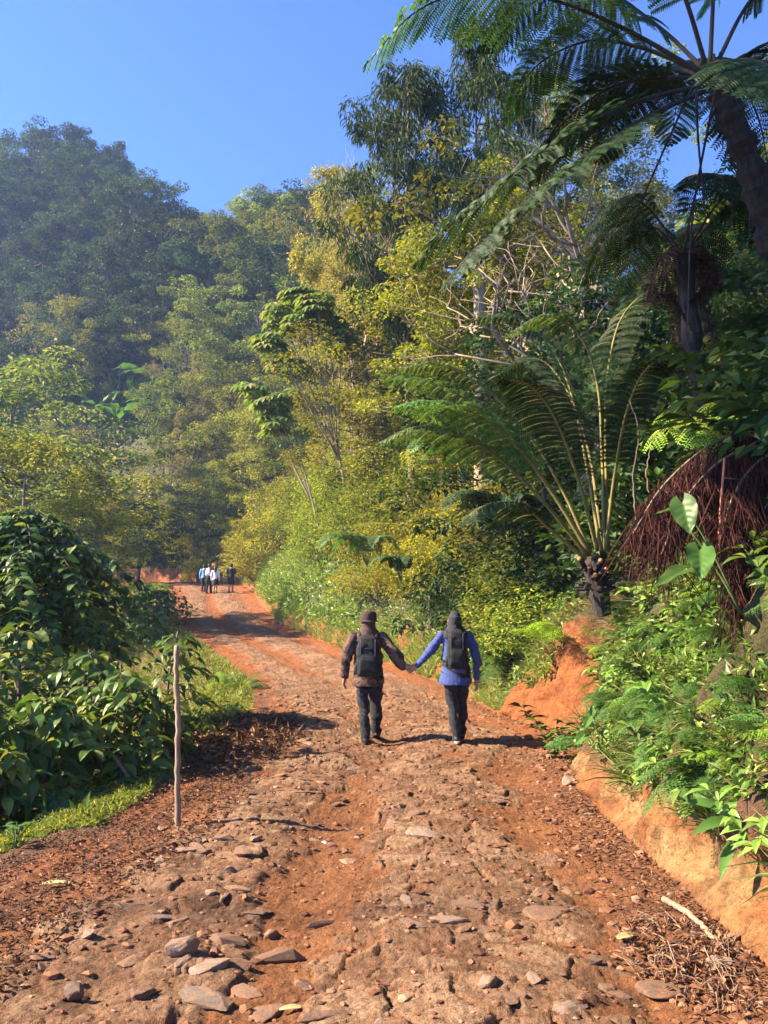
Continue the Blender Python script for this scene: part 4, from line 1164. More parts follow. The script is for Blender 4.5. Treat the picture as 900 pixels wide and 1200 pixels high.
# heart-leaved plant, strap-leaved plant, small round-leaved seedling
def leaf_thing(name, label, cat, base, leaves, stem_mat='rachis_green', mat='big_leaf', prof=None, sr=.006):
    """leaves: (tip position of the stalk, leaf direction, facing, length, width, droop)"""
    t = thing(name, label, cat, base); b = np.array(base)
    for (tip, D, Nn, L, Wd, dr) in leaves:
        tip = np.array(tip) - b
        gs = Geo(); add_tube(gs, spline([[0, 0, 0], tip * .5 + np.array([0, 0, .05]), tip], 6), sr, 5)
        obj("stalk", gs.mesh("stalk", M[stem_mat], True), t)
        g = Geo()
        if prof is None: heart_leaf(g, tip, D, Nn, L * .78, Wd * .78, dr)
        else: g.add(*leaf_curved(tip[None], np.array([D], float), np.array([Nn], float), L, Wd, dr, .12, prof or (.5, .95, 1, .85, .6, .3, .02)))
        obj("leaf", g.mesh("leaf", M[mat], True), t)
yb = 4.8
b = W(822, 720, yb); b.x += .25
toC = (-.35, -.75, .35)
leaf_thing("heart_leaved_plant", "plant with big light green heart-shaped leaves in front of the red dead fern", "plant", b[:],
           [(W(800, 590, yb - .05), (.05, -.35, -1), (-.45, -.8, .35), .27, .21, .1), (W(820, 645, yb - .1), (-.2, -.5, -.6), (-.1, -.7, .6), .3, .22, .3),
            (W(802, 668, yb - .15), (-.9, -.4, -.35), (-.2, -.5, .9), .34, .15, .35), (W(790, 598, yb), (-1, .2, -.1), (0, -.3, 1), .16, .08, .3)])
yb = 4.35
b = W(872, 985, yb); b.x += .02
leaf_thing("strap_leaved_plant", "plant with long broad strap leaves low on the bank near the right edge", "plant", b[:],
           [(W(868, 965, yb), (-.9, -.3, .25), (0, -.5, .9), .34, .075, .9), (W(872, 950, yb), (-.25, -.35, .9), (-.3, -.8, .3), .3, .08, .6), (W(880, 960, yb), (.5, -.5, .5), (0, -.5, .8), .36, .085, 1.0),
            (W(866, 980, yb), (-.6, -.5, -.2), (-.2, -.6, .7), .3, .06, 1.2), (W(885, 940, yb), (.2, -.2, 1), (-.2, -.9, .1), .32, .085, .5), (W(862, 960, yb), (-.75, .2, .6), (0, -.6, .8), .3, .07, 1.1),
            (W(880, 990, yb), (.6, -.6, -.1), (0, -.4, .9), .28, .06, 1.0)], mat='big_leaf', prof=(.2, .55, .9, 1, .85, .5, .03))
yb = 6.9
b = W(705, 885, yb)
leaf_thing("seedling", "seedling with a few round light leaves at the foot of the scarp", "plant", (b.x, b.y, b.z),
           [(W(690, 842, yb), (-.4, -.5, -.5), (-.3, -.8, .5), .15, .11, .2), (W(684, 862, yb), (-.7, -.3, -.5), (-.2, -.7, .6), .16, .12, .3), (W(706, 858, yb), (.3, -.6, -.5), (0, -.7, .6), .15, .11, .3), (W(694, 836, yb), (.1, .3, .7), (0, -.8, .5), .1, .07, .2)], sr=.004)
# red stem
g = Geo(); p0 = np.array(W(842, 645, 5.0)); add_tube(g, spline([np.zeros(3), np.array(W(845, 590, 5.02)) - p0, np.array(W(849, 537, 5.05)) - p0], 8), .011 * np.linspace(1, .7, 8), 7)
add_tube(g, np.array([np.array(W(847, 560, 5.03)) - p0, np.array(W(872, 562, 5.15)) - p0]), .004, 4); add_tube(g, np.array([np.array(W(844, 600, 5.03)) - p0, np.array(W(865, 612, 5.15)) - p0]), .004, 4)
o = obj("dry_stem", g.mesh("dry_stem", M['red_stem'], True)); o.location = p0; tag(o, "straight reddish orange stem standing before the dead red fern", "stem")

# ------------------------------------------------------------------ tree ferns
def add_frond(t, cp_world, leaf='fern', stem='rachis_dark', **kw):
    b = np.array(t.location)
    cp = [np.array(p) - b for p in cp_world]
    fr = frond_meshes(cp, leaf, stem, **kw)
    put_parts(t, [fr])

M['fern_shade'] = leaf_mat("shaded_fern_leaf", (0.02, 0.052, 0.02), (0.042, 0.088, 0.03), None, 0.3)  # darkened fern copy, shade put into the leaf colour
# the big tree fern at the upper right
yF = 5.6
crown = W(832, 82, yF)
tb = np.array([4.15, 6.1, gz1(4.15, 6.1) - .2])
t = thing("tree_fern", "huge dark tree fern arching over the track from the upper right corner", "tree fern", tb)
g = Geo(); tp = spline([np.zeros(3), np.array(W(925, 330, 5.9)) - tb, np.array(W(893, 235, 5.75)) - tb, np.array(W(862, 150, 5.65)) - tb, np.array(crown) - tb], 40)
wob = 1 + .16 * RNG.normal(0, 1, 40)
add_tube(g, tp, .098 * wob * np.linspace(1.15, .85, 40), 12)
for i in range(260):     # stubs and roots of old fronds
    k = RNG.integers(2, 39); d = nrm(RNG.normal(0, 1, 3) + np.array([0, 0, .4])); p = tp[k] + d * .085
    add_tube(g, np.array([p, p + d * .05 + np.array([0, 0, .04]), p + d * .06 - np.array([0, 0, .05 * RNG.random()])]), np.array([.014, .009, .003]), 4)
obj("trunk", g.mesh("trunk", M['bark_dark'], False), t)
FK = dict(lmax=.52, npin=34, leaflets=24, bare=.2, r0=.02, lw=.018, ll=.085, sag=.3)
BIG = [
    ([(826, 88, 5.6), (740, 38, 5.5), (655, 2, 5.4), (570, -12, 5.3), (490, 12, 5.2), (425, 80, 5.1)], 'fern'),
    ([(826, 100, 5.6), (750, 118, 5.4), (672, 155, 5.2), (600, 205, 5.05), (530, 262, 4.95), (484, 312, 4.9)], 'fern_shade'),
    ([(824, 108, 5.6), (760, 136, 5.3), (690, 180, 5.0), (620, 232, 4.8), (562, 285, 4.7), (522, 335, 4.6)], 'fern_shade'),
    ([(828, 84, 5.65), (770, 30, 6.0), (705, -10, 6.4), (630, 0, 6.8), (560, 60, 7.2)], 'fern_dark'),
    ([(828, 80, 5.6), (800, -10, 5.3), (760, -90, 5.0), (700, -120, 4.6), (630, -80, 4.2)], 'fern'),
    ([(832, 76, 5.6), (838, -40, 5.6), (846, -150, 5.5), (858, -230, 5.2)], 'fern'),
    ([(838, 78, 5.6), (880, 0, 5.6), (940, -50, 5.5), (1020, -40, 5.3), (1090, 40, 5.1)], 'fern'),
    ([(838, 86, 5.6), (890, 60, 5.8), (960, 70, 6.1), (1030, 130, 6.4)], 'fern_dark'),
    ([(834, 92, 5.7), (820, 70, 6.4), (800, 90, 7.2), (785, 170, 7.9)], 'fern_dark'),
    ([(830, 90, 5.7), (780, 82, 6.2), (735, 110, 6.7), (700, 190, 7.1)], 'fern_dark'),
    ([(838, 90, 5.5), (870, 70, 5.0), (920, 90, 4.5), (985, 170, 4.1)], 'fern_dark'),
    ([(828, 92, 5.6), (770, 92, 5.5), (712, 104, 5.6), (655, 150, 5.7), (620, 215, 5.75)], 'fern_dark'),
    ([(836, 92, 5.7), (868, 100, 6.2), (892, 150, 6.7), (905, 240, 7.0)], 'fern_dark'),
    ([(822, 84, 5.6), (752, 56, 5.7), (690, 48, 5.9), (628, 78, 6.1), (590, 140, 6.2)], 'fern'),
]
for cp, lf in BIG:
    add_frond(t, [W(*c) for c in cp], lf, **FK)
# bare hanging stalks of old fronds
for cp in ([(812, 100, 5.55), (785, 160, 5.5), (752, 235, 5.5), (735, 270, 5.5)], [(816, 104, 5.5), (818, 160, 5.45), (824, 225, 5.45), (829, 282, 5.45)], [(838, 108, 5.45), (812, 250, 5.5), (806, 380, 5.5)]):
    g = Geo(); add_tube(g, spline([np.array(W(*c)) - tb for c in cp], 10), np.linspace(.011, .005, 10), 5)
    obj("dead_stalk", g.mesh("dead_stalk", M['rachis_dark'], True), t)

# tree fern with cut stalks, on the bank above the scarp
base = W(697, 668, 8.7)
bx = np.array(base)
t = thing("tree_fern", "tree fern with olive stalks and orange cut stubs on the bank above the scarp", "tree fern", base)
g = Geo(); add_tube(g, np.array([[.1, .1, -.5], [.05, .05, -.2], [0, 0, .0], [0, 0, .14]]), np.array([.1, .12, .13, .1]), 10)
for i in range(60):
    d = nrm(RNG.normal(0, 1, 3)); d[2] = abs(d[2]) * .4; p = d * .13 - np.array([0, 0, .3 * RNG.random()])
    add_tube(g, np.array([p, p + d * .1]), np.array([.02, .012]), 4)
obj("trunk", g.mesh("trunk", M['bark_dark'], False), t)
for (px, row) in ((679, 655), (691, 664), (704, 657), (711, 667), (698, 674)):
    e = np.array(W(px, row, 8.42)) - bx; d = nrm(e - np.array([0, .1, -.1])); g = Geo(); add_tube(g, np.array([e - d * .2, e]), .03, 8); o = obj("cut_stub", g.mesh("cut_stub", M['bark_dark'], True), t)
    g = Geo(); add_tube(g, np.array([e + d * .001, e + d * .012]), np.array([.028, .026]), 8); obj("cut_face", g.mesh("cut_face", M['cut_wood'], True), o)
FK2 = dict(lmax=.42, npin=30, leaflets=20, bare=.3, r0=.024, lw=.018, ll=.08, sag=.4)
for cp, lf in (
    ([(690, 648, 8.65), (655, 590, 8.5), (612, 530, 8.3), (560, 478, 8.1), (505, 448, 8.0), (440, 438, 7.9)], 'fern'),
    ([(692, 648, 8.6), (650, 580, 8.3), (606, 522, 8.0), (556, 484, 7.8), (500, 470, 7.6), (455, 478, 7.5)], 'fern'),
    ([(688, 650, 8.6), (644, 596, 8.3), (594, 545, 8.05), (544, 512, 7.85), (490, 500, 7.7), (442, 520, 7.6)], 'fern'),
    ([(692, 648, 8.7), (662, 580, 8.7), (622, 512, 8.7), (572, 458, 8.65), (515, 428, 8.6), (462, 432, 8.6)], 'fern'),
    ([(704, 645, 8.7), (690, 560, 8.9), (672, 470, 9.1), (645, 405, 9.2), (600, 370, 9.3), (545, 375, 9.4)], 'fern_dark'),
    ([(708, 645, 8.7), (706, 540, 8.8), (700, 450, 8.8), (680, 395, 8.7), (640, 370, 8.6), (590, 395, 8.5)], 'fern'),
    ([(712, 645, 8.7), (710, 530, 8.9), (712, 440, 9.2), (730, 370, 9.5), (770, 340, 9.7), (815, 360, 9.9)], 'fern_dark'),
    ([(706, 645, 8.8), (690, 530, 9.3), (660, 450, 9.8), (625, 420, 10.2), (585, 440, 10.5)], 'fern_dark'),
    ([(710, 645, 8.6), (720, 560, 8.3), (735, 480, 8.0), (760, 430, 7.7), (800, 420, 7.5)], 'fern_dark'),
    ([(700, 645, 8.5), (680, 570, 8.0), (655, 500, 7.5), (625, 455, 7.1), (585, 440, 6.9)], 'fern_dark'),
    ([(686, 655, 8.5), (650, 625, 8.3), (615, 595, 8.1), (575, 590, 7.95), (540, 612, 7.8)], 'fern_dark')):
    add_frond(t, [W(*c) for c in cp], lf, stem='petiole', **FK2)

for i, (dx, dy, sz) in enumerate(((-.3, -.25, 1.0), (.3, -.3, .9), (.0, -.45, .8), (.55, .0, 1.1), (-.5, .1, 1.0), (.25, -.5, .7))):
    x, y = bx[0] + dx, bx[1] + dy
    plant("herb", HBD[i % 2] if i % 3 else HB[2], (x, y, gz1(x, y) - .03), "leafy plant hiding the foot of the cut tree fern", "herb", "plants at the foot of the cut tree fern", None, sz * 1.15, None, (0, -.3))

for dx, dy, sz in ((-.22, -.38, .8), (.2, -.42, .75), (.0, -.5, .7)):
    x, y = bx[0] + dx, bx[1] + dy
    fern_plant((x, y, gz1(x, y) + .02), sz, 7, "green fern at the foot of the cut tree fern's stump", "ferns at the foot of the cut tree fern")

# tree fern with a skirt of dead fronds, right of it
bx = np.array(W(830, 560, 7.2)); bx[2] = gz1(bx[0], bx[1]) - .1
t = thing("tree_fern", "dark tree fern with a skirt of hanging dead brown fronds", "tree fern", bx)
top = np.array(W(800, 300, 7.2)) - bx
g = Geo(); tp = spline([np.zeros(3), np.array(W(822, 470, 7.2)) - bx, np.array(W(812, 400, 7.2)) - bx, top], 24)
add_tube(g, tp, .085 * (1 + .14 * RNG.normal(0, 1, 24)), 10); obj("trunk", g.mesh("trunk", M['bark_dark'], False), t)
FK3 = dict(lmax=.36, npin=26, leaflets=16, bare=.2, r0=.014, lw=.018, ll=.075, sag=.5)
tw = bx + top
for i in range(7):
    a = i * 2.4; o_ = np.array([math.cos(a), math.sin(a), 0]); ln = RNG.uniform(.8, 1.3)
    add_frond(t, [tw, tw + o_ * ln * .4 + UPV * .5, tw + o_ * ln * .8 + UPV * .45, tw + o_ * ln * 1.1 + UPV * .05], 'fern_dark', **FK3)
for i in range(6):
    a = i * 2.4 + .5; o_ = np.array([math.cos(a), math.sin(a), 0]); ln = RNG.uniform(.5, 1.6)
    add_frond(t, [tw, tw + o_ * .22 + UPV * .02, tw + o_ * .3 - UPV * ln * .5, tw + o_ * RNG.uniform(.05, .6) + RNG.normal(0, .25, 3) - UPV * ln], 'dead', lmax=.12, npin=18, leaflets=12, bare=.15, r0=.012, lw=.018, ll=.07, sag=1.2, fwd=1.0)

# small lime tree fern
bx = np.array(W(826, 540, 5.9))
t = thing("tree_fern", "small lime green fern spreading over the red dead fronds", "tree fern", bx)
g = Geo(); add_tube(g, np.array([[.1, .05, -.5], [0, 0, -.1], np.array(W(826, 500, 5.9)) - bx]), np.array([.06, .045, .03]), 8); obj("trunk", g.mesh("trunk", M['petiole'], True), t)
FK4 = dict(lmax=.19, npin=12, leaflets=13, bare=.12, r0=.007, lw=.011, ll=.033, sag=.75)
for cp in ([(826, 502, 5.9), (800, 492, 5.75), (775, 503, 5.6), (760, 525, 5.5)], [(826, 502, 5.9), (838, 486, 5.8), (852, 485, 5.65), (864, 492, 5.5)], [(826, 502, 5.9), (822, 488, 5.6), (818, 500, 5.35), (815, 522, 5.2)],
           [(826, 502, 5.9), (836, 492, 5.6), (843, 505, 5.4), (846, 528, 5.3)], [(826, 502, 5.9), (830, 478, 6.1), (836, 470, 6.4), (840, 480, 6.6)], [(826, 502, 5.9), (805, 484, 6.1), (785, 482, 6.3), (768, 495, 6.5)]):
    add_frond(t, [W(*c) for c in cp], 'fern_bright', stem='petiole', **FK4)

# the red dead fern: arching stalks with curtains of withered strands
bx = np.array(W(900, 640, 5.5)); t = thing("dead_fern", "withered dark red fern hanging as a curtain of strands over the near bank", "dead fern", bx)
gs = Geo(); gl = Geo()
for cp in ([(915, 470, 5.5), (872, 500, 5.4), (820, 530, 5.3), (775, 572, 5.2), (742, 625, 5.15)], [(920, 500, 5.4), (880, 522, 5.25), (838, 545, 5.15), (800, 590, 5.1), (775, 650, 5.05)],
           [(930, 520, 5.3), (890, 540, 5.15), (860, 580, 5.0), (842, 640, 4.95)], [(925, 480, 5.6), (890, 500, 5.6), (850, 535, 5.55), (805, 560, 5.5), (765, 590, 5.5)],
           [(930, 560, 5.15), (900, 590, 5.05), (875, 640, 5.0), (862, 700, 4.95)], [(930, 500, 5.7), (905, 520, 5.7), (868, 570, 5.6), (830, 620, 5.5)]):
    pl = spline([np.array(W(*c)) - bx for c in cp], 30); add_tube(gs, pl, .012 * np.linspace(1, .4, 30), 5)
    for i in range(760):
        k = RNG.uniform(1, 28.9); j = int(k); p = pl[j] + (pl[j + 1] - pl[j]) * (k - j)
        ln = RNG.uniform(.12, .5); q = p + np.array([RNG.normal(0, .05), RNG.normal(0, .06), -.02])
        gl.add(*leaf_curved(q[None], np.array([[RNG.normal(0, .4), RNG.normal(0, .4), -1]]), RNG.normal(0, 1, (1, 3)), ln, RNG.uniform(.004, .01), RNG.uniform(0, .6), .3, (.6, 1, .8, .1)))
M['dead_red'] = leaf_mat("withered_red_strand", (0.035, 0.013, 0.009), (0.085, 0.028, 0.018), (0.16, 0.065, 0.04), .1, .8, .15)
obj("strands", gl.mesh("strands", M['dead_red']), t); obj("stalks", gs.mesh("stalks", M['twig'], True), t)

# big single fronds seen in the slope (pale fishbone palm leaves)
def slope_frond(px, row, y, label, n, size, leaf):
    p = W(px, row, y); t = thing("fern", label, "fern", p[:])
    for i in range(n):
        a = PI * .75 + (i - n / 2) * .5; d = np.array([math.cos(a), math.sin(a) - .6, 0]); pw = np.array(p)
        add_frond(t, [pw - UPV * .3, pw + d * size * .3 + UPV * size * .35, pw + d * size * .75 + UPV * size * .4, pw + d * size * 1.1 + UPV * size * .1], leaf, stem='rachis_green', lmax=.3 * size, npin=22, leaflets=12, bare=.15, r0=.012, lw=.03, ll=.07, sag=.3)
slope_frond(545, 545, 13.5, "tree fern seedling with pale fronds in the middle of the slope", 6, 1.0, 'fern')
slope_frond(430, 650, 20, "grey green fern drooping over the bushes behind the walkers", 6, 1.2, 'fern')
slope_frond(470, 668, 17.5, "small pale fern hanging above the orange bank", 4, .7, 'fern')
slope_frond(590, 610, 12.5, "dark fern with wide fronds beside the olive stalks", 6, 1.0, 'fern_dark')

# thick pale trunk in the yellow foliage
b = W(563, 470, 19.5); b.z = gz1(b.x, b.y) - .2
t, p0 = trunk_only([b[:], W(563, 440, 19.5)[:], W(562, 350, 19.5)[:], W(558, 250, 19.4)[:]], [.2] * 6 + [.17] * 8, "bare_stemmed_tree", "thick pale bare trunk rising out of the sunlit yellow foliage", "tree", 'bark_pale')
cr_ = Geo(); cw = np.array(W(560, 285, 19.4)) - p0
C = cw + RNG.normal(0, 1, (46, 3)) * np.array([1.3, 1.2, .9]); cr_.add(*clump_leaves(C, np.full(46, .55), 90, .17, .1, .7))
obj("crown", cr_.mesh("crown", M['forest_yellow']), t)
g = Geo()
for i in range(7):
    e = C[i]; s0 = (np.array(W(562, 335 - i * 10, 19.5)) - p0); add_tube(g, spline([s0, (s0 + e) / 2 + UPV * .2, e], 6), .05 * np.linspace(1, .3, 6), 5)
obj("limbs", g.mesh("limbs", M['bark_pale'], True), t)

# ------------------------------------------------------------------ coffee plants on the left
def coffee(loc, h, r, nb, label, group=None, L=.21, dens=7, seed=1, lo=.1, shape=1.0, mat='coffee'):
    global RNG
    keep = RNG; RNG = np.random.default_rng(seed)
    t = thing("coffee_plant", label, "coffee plant", loc, 0, group)
    g = Geo(); w = Geo(); P = []; D = []; Nn = []; LL = []
    stem = spline([[0, 0, -.1], RNG.normal(0, .05, 3) + UPV * h * .5, RNG.normal(0, .05, 3) + UPV * h * .95], 12)
    add_tube(w, stem, .03 * np.linspace(1, .4, 12) * max(h / 2, .7), 7)
    for i in range(nb):
        u_ = (i + RNG.random()) / nb; z = h * (lo + (.93 - lo) * u_); a = i * 2.4 + RNG.normal(0, .3)
        ln = r * (math.sin(PI * min(.98, .3 + .68 * u_)) ** .7 * shape + (1 - shape)) * RNG.uniform(.6, 1.18)
        o_ = np.array([math.cos(a), math.sin(a), 0]); p0 = np.array([np.interp(z, stem[:, 2], stem[:, 0]), np.interp(z, stem[:, 2], stem[:, 1]), z])
        pl = spline([p0, p0 + o_ * ln * .5 + UPV * ln * .2, p0 + o_ * ln - UPV * ln * RNG.uniform(0, .25)], 12)
        add_tube(w, pl, .009 * np.linspace(1, .35, 12), 5)
        m = max(3, int(dens * ln / r))
        kk = np.linspace(3, 11, m); d = nrm(pl[-1] - pl[3]); sd = nrm(np.cross(d, UPV))
        for k_ in kk:
            j = min(int(k_), 10); p = pl[j] + (pl[j + 1] - pl[j]) * (k_ - j)
            for sg in (-1, 1):
                P.append(p); D.append(sd * sg * .9 + d * RNG.uniform(.35, .8) + UPV * RNG.uniform(-.25, .3)); Nn.append(UPV + RNG.normal(0, .4, 3) + d * .15); LL.append(L * RNG.uniform(.45, 1.2))
        P.append(pl[-1]); D.append(d + UPV * .15); Nn.append(UPV); LL.append(L * .8)
    LL = np.array(LL); n = len(LL)
    g.add(*leaf_curved(np.array(P), np.array(D), np.array(Nn), LL, LL * RNG.uniform(.44, .58, n), RNG.uniform(.2, 1.9, n), .16, (.06, .7, 1, .85, .45, .02), .06))
    obj("foliage", g.mesh("foliage", M[mat]), t); obj("stem", w.mesh("stem", M['bark'], True), t)
    RNG = keep
def coffee_at(px, row, y, r, nb, label, seed, L=.21, dens=7, group=None, lo=.1):
    top = W(px, row, y); b = gz1(top.x, y)
    coffee((top.x, y, b), max(top.z - b, .8) * 1.0, r, nb, label, group, L, dens, seed, lo, 1.0, 'coffee' if seed in (1, 2) else 'coffee_light')
coffee_at(30, 578, 11.2, 1.85, 260, "tall dark rounded coffee tree at the left edge", 1, .23, 11, lo=.42)
coffee_at(-95, 600, 10.4, 1.5, 150, "coffee tree cut by the left edge beside the tall one", 2, .23, 9)
coffee_at(25, 722, 9.0, .95, 60, "coffee bush with lit drooping leaves below the tall coffee tree", 3, .22, 7)
coffee_at(105, 752, 8.9, .8, 46, "coffee bush between the tall coffee tree and the stake", 4, .22, 7)
coffee_at(205, 733, 8.9, .62, 26, "coffee bush whose leaves show over the stake's top", 5, .2, 6)
coffee_at(140, 778, 8.1, .6, 38, "coffee bush just left of the tall stake", 6, .21, 6)
coffee_at(62, 808, 7.6, .7, 44, "large-leaved coffee bush nearest the short yellow stake", 7, .25, 6)
coffee_at(-20, 800, 7.2, .7, 44, "coffee bush at the left edge above the grassy verge", 8, .25, 6)
coffee_at(0, 872, 6.7, .5, 28, "low coffee bush with broad dark leaves over the verge", 9, .25, 5)
coffee_at(-100, 820, 6.5, .7, 34, "coffee bush cut off by the left edge nearest the camera", 10, .25, 6)
coffee_at(185, 690, 31, 1.6, 60, "small coffee bush on the grass by the far bend", 12, .3, 6)
coffee_at(165, 712, 27, 1.2, 50, "second small coffee bush nearer on the far grass verge", 13, .28, 6)

# unseen trees added left of the view, shaped to shade the upper right
for i, (x, y, h, k) in enumerate(((-17.0, 3.4, 34, 'high'), (-17.5, 9.6, 35, 'high'))):
    pr = P_[k]; s = h / pr[1]
    plant("added_shade_tree", pr, (x, y, gz1(x, y) - .1), "unseen tall tree added left of the view to shade the upper right", "tree", "unseen trees added for shade", None, (s * .9, s * .9, s))

# fern tuft at the track's left edge near the bend, weeds
p = W(285, 808, 16.2); p.x = float(el(16.2)) - .25
for i, (dx, dy, sz) in enumerate(((0, 0, 1.0), (-.5, .5, .85), (-.25, 1.1, .9), (-.7, -.2, .7))):
    fern_plant((p.x + dx, 16.2 + dy, gz1(p.x + dx, 16.2 + dy)), sz, 9, "sunlit green fern clump at the left edge of the track before the bend", "fern clumps at the track's left edge", FRB if i % 2 else FR)
leaf_thing("seedling", "light yellow green seedling on the verge at the left edge", "plant", W(18, 990, 5.6)[:], [(np.array(W(18, 985, 5.6)) + np.array([RNG.normal(0, .06), RNG.normal(0, .06), RNG.uniform(.02, .12)]), (math.cos(a), math.sin(a), .3), (0, 0, 1), .13, .05, .6) for a in np.arange(9) * .75], sr=.004, prof=(.15, .8, 1, .5, .03))
p = foot(96, 935, 6.6)
leaf_thing("seedling", "pale shoot with two upright leaves at the edge of the verge", "plant", p, [(np.array(p) + np.array([.02, 0, .1]), (.25, -.1, 1), (-.3, -.9, .1), .2, .05, .3), (np.array(p) + np.array([-.02, 0, .08]), (-.4, -.1, .9), (0, -.9, .2), .17, .045, .5)], sr=.005, prof=(.3, .8, 1, .6, .04))

# ------------------------------------------------------------------ stakes
def stick(pts, r, name, label, cat, mat, group=None, n=9, knob=0.0):
    p0 = np.array(pts[0], float); g = Geo(); m = 26
    pl = spline(np.array(pts, float) - p0, m) + RNG.normal(0, knob, (m, 3)) * np.array([1, 1, 0])
    add_tube(g, pl, np.interp(np.linspace(0, 1, m), np.linspace(0, 1, len(r)), r) * (1 + RNG.normal(0, .05, m)), n)
    o = obj(name, g.mesh(name, M[mat], True)); o.location = p0
    return tag(o, label, cat, group)
yS = 6.1
b = W(209, 973, yS); b.z = float(any_z(np.array([b.x]), np.array([yS]))[0]) - .12
tp = W(206, 757, yS)
mid = Vector(b).lerp(tp, .5)
stick([b[:], (mid.x + .008, mid.y, mid.z), tp[:]], [.025, .022, .021, .019], "stake", "tall slim wooden stake standing at the left edge of the track", "stake", 'stake', knob=.0035)
b = foot(183, 868, 8.3)
stick([b, tuple(W(178, 834, 8.3))], [.028, .026], "stake", "short yellow stake leaning in front of the coffee bushes", "stake", 'yellow_stake')
b = foot(150, 905, 7.6)
stick([(b[0] + .05, b[1], b[2] + .15), (b[0] - .2, b[1] + .1, b[2] + .4), (b[0] - .42, b[1] + .15, b[2] + .62)], [.02, .015, .012], "fallen_branch", "dead grey branch leaning under the coffee bushes", "branch", 'twig')
# vines/lianas hanging on the right
for i, (cp, lb) in enumerate((([(745, 610, 6.6), (742, 560, 6.6), (748, 505, 6.6), (738, 470, 6.6)], "thin dry vine hanging left of the red dead fern"), ([(766, 600, 6.3), (758, 560, 6.3), (762, 520, 6.3)], "thin dry vine nearest the red dead fern"),
                              ([(858, 520, 6.0), (848, 480, 6.0), (842, 452, 6.0), (830, 445, 6.0)], "curling dry stalk right of the small lime fern"))):
    stick([W(*c)[:] for c in cp], [.008, .006, .004], "vine", lb, "vine", 'twig', knob=.004, n=5)

# ------------------------------------------------------------------ stones
def rock_mesh(seed, flat=.45, npt=15):
    rr = np.random.default_rng(seed); bm = bmesh.new()
    v = nrm(rr.normal(size=(npt, 3))) * rr.uniform(.75, 1.05, (npt, 1)) * np.array([1, rr.uniform(.55, .9), flat])
    for p in v: bm.verts.new(p)
    r_ = bmesh.ops.convex_hull(bm, input=bm.verts[:])
    bmesh.ops.delete(bm, geom=[e for e in r_['geom_interior'] if isinstance(e, bmesh.types.BMVert)], context='VERTS')
    bmesh.ops.bevel(bm, geom=bm.edges[:], offset=.06, segments=2, affect='EDGES', profile=.5, clamp_overlap=True)
    bmesh.ops.triangulate(bm, faces=bm.faces[:])
    bmesh.ops.subdivide_edges(bm, edges=bm.edges[:], cuts=1, use_grid_fill=True)
    for q in bm.verts:
        c = np.array(q.co[:]); n = float(fbm(np.array([c[0] * 3 + c[2] * 2]), np.array([c[1] * 3 - c[2] * 2]), seed, 3)[0])
        q.co *= 1 + .14 * n
    me = bpy.data.meshes.new("stone"); bm.to_mesh(me); bm.free()
    me.materials.append(M['rock_brown'])
    return me
RK = [rock_mesh(i, f) for i, f in enumerate((.3, .35, .4, .45, .5, .32, .28, .6, .38, .42, .7, .33))]
def stone(px, row, size, label=None, k=0, rz=None, mat=None, asp=(1, 1, 1), tilt=(0, 0), sink=.35, group=None, xy=None):
    if xy is None:
        a = math.atan((600 - row) / F) + PITCH; y = CAMZ / math.tan(-a)
        for _ in range(3):
            x = W(px, row, y).x; z = float(any_z(np.array([x]), np.array([y]))[0]); y = (CAMZ - z) / math.tan(-a)
    else: x, y = xy
    z = float(any_z(np.array([x]), np.array([y]))[0])
    o = obj("stone", RK[k % len(RK)], None, M[mat] if mat else None)
    s = size / 2; o.scale = (s * asp[0], s * asp[1], s * asp[2])
    fl = (.3, .35, .4, .45, .5, .32, .28, .6, .38, .42, .7, .33)[k % 12] * s * asp[2]
    o.location = (x, y, z + fl * (1 - 2 * sink)); o.rotation_euler = (tilt[0], tilt[1], random.uniform(0, 6.28) if rz is None else rz)
    return tag(o, label, "stone", group)
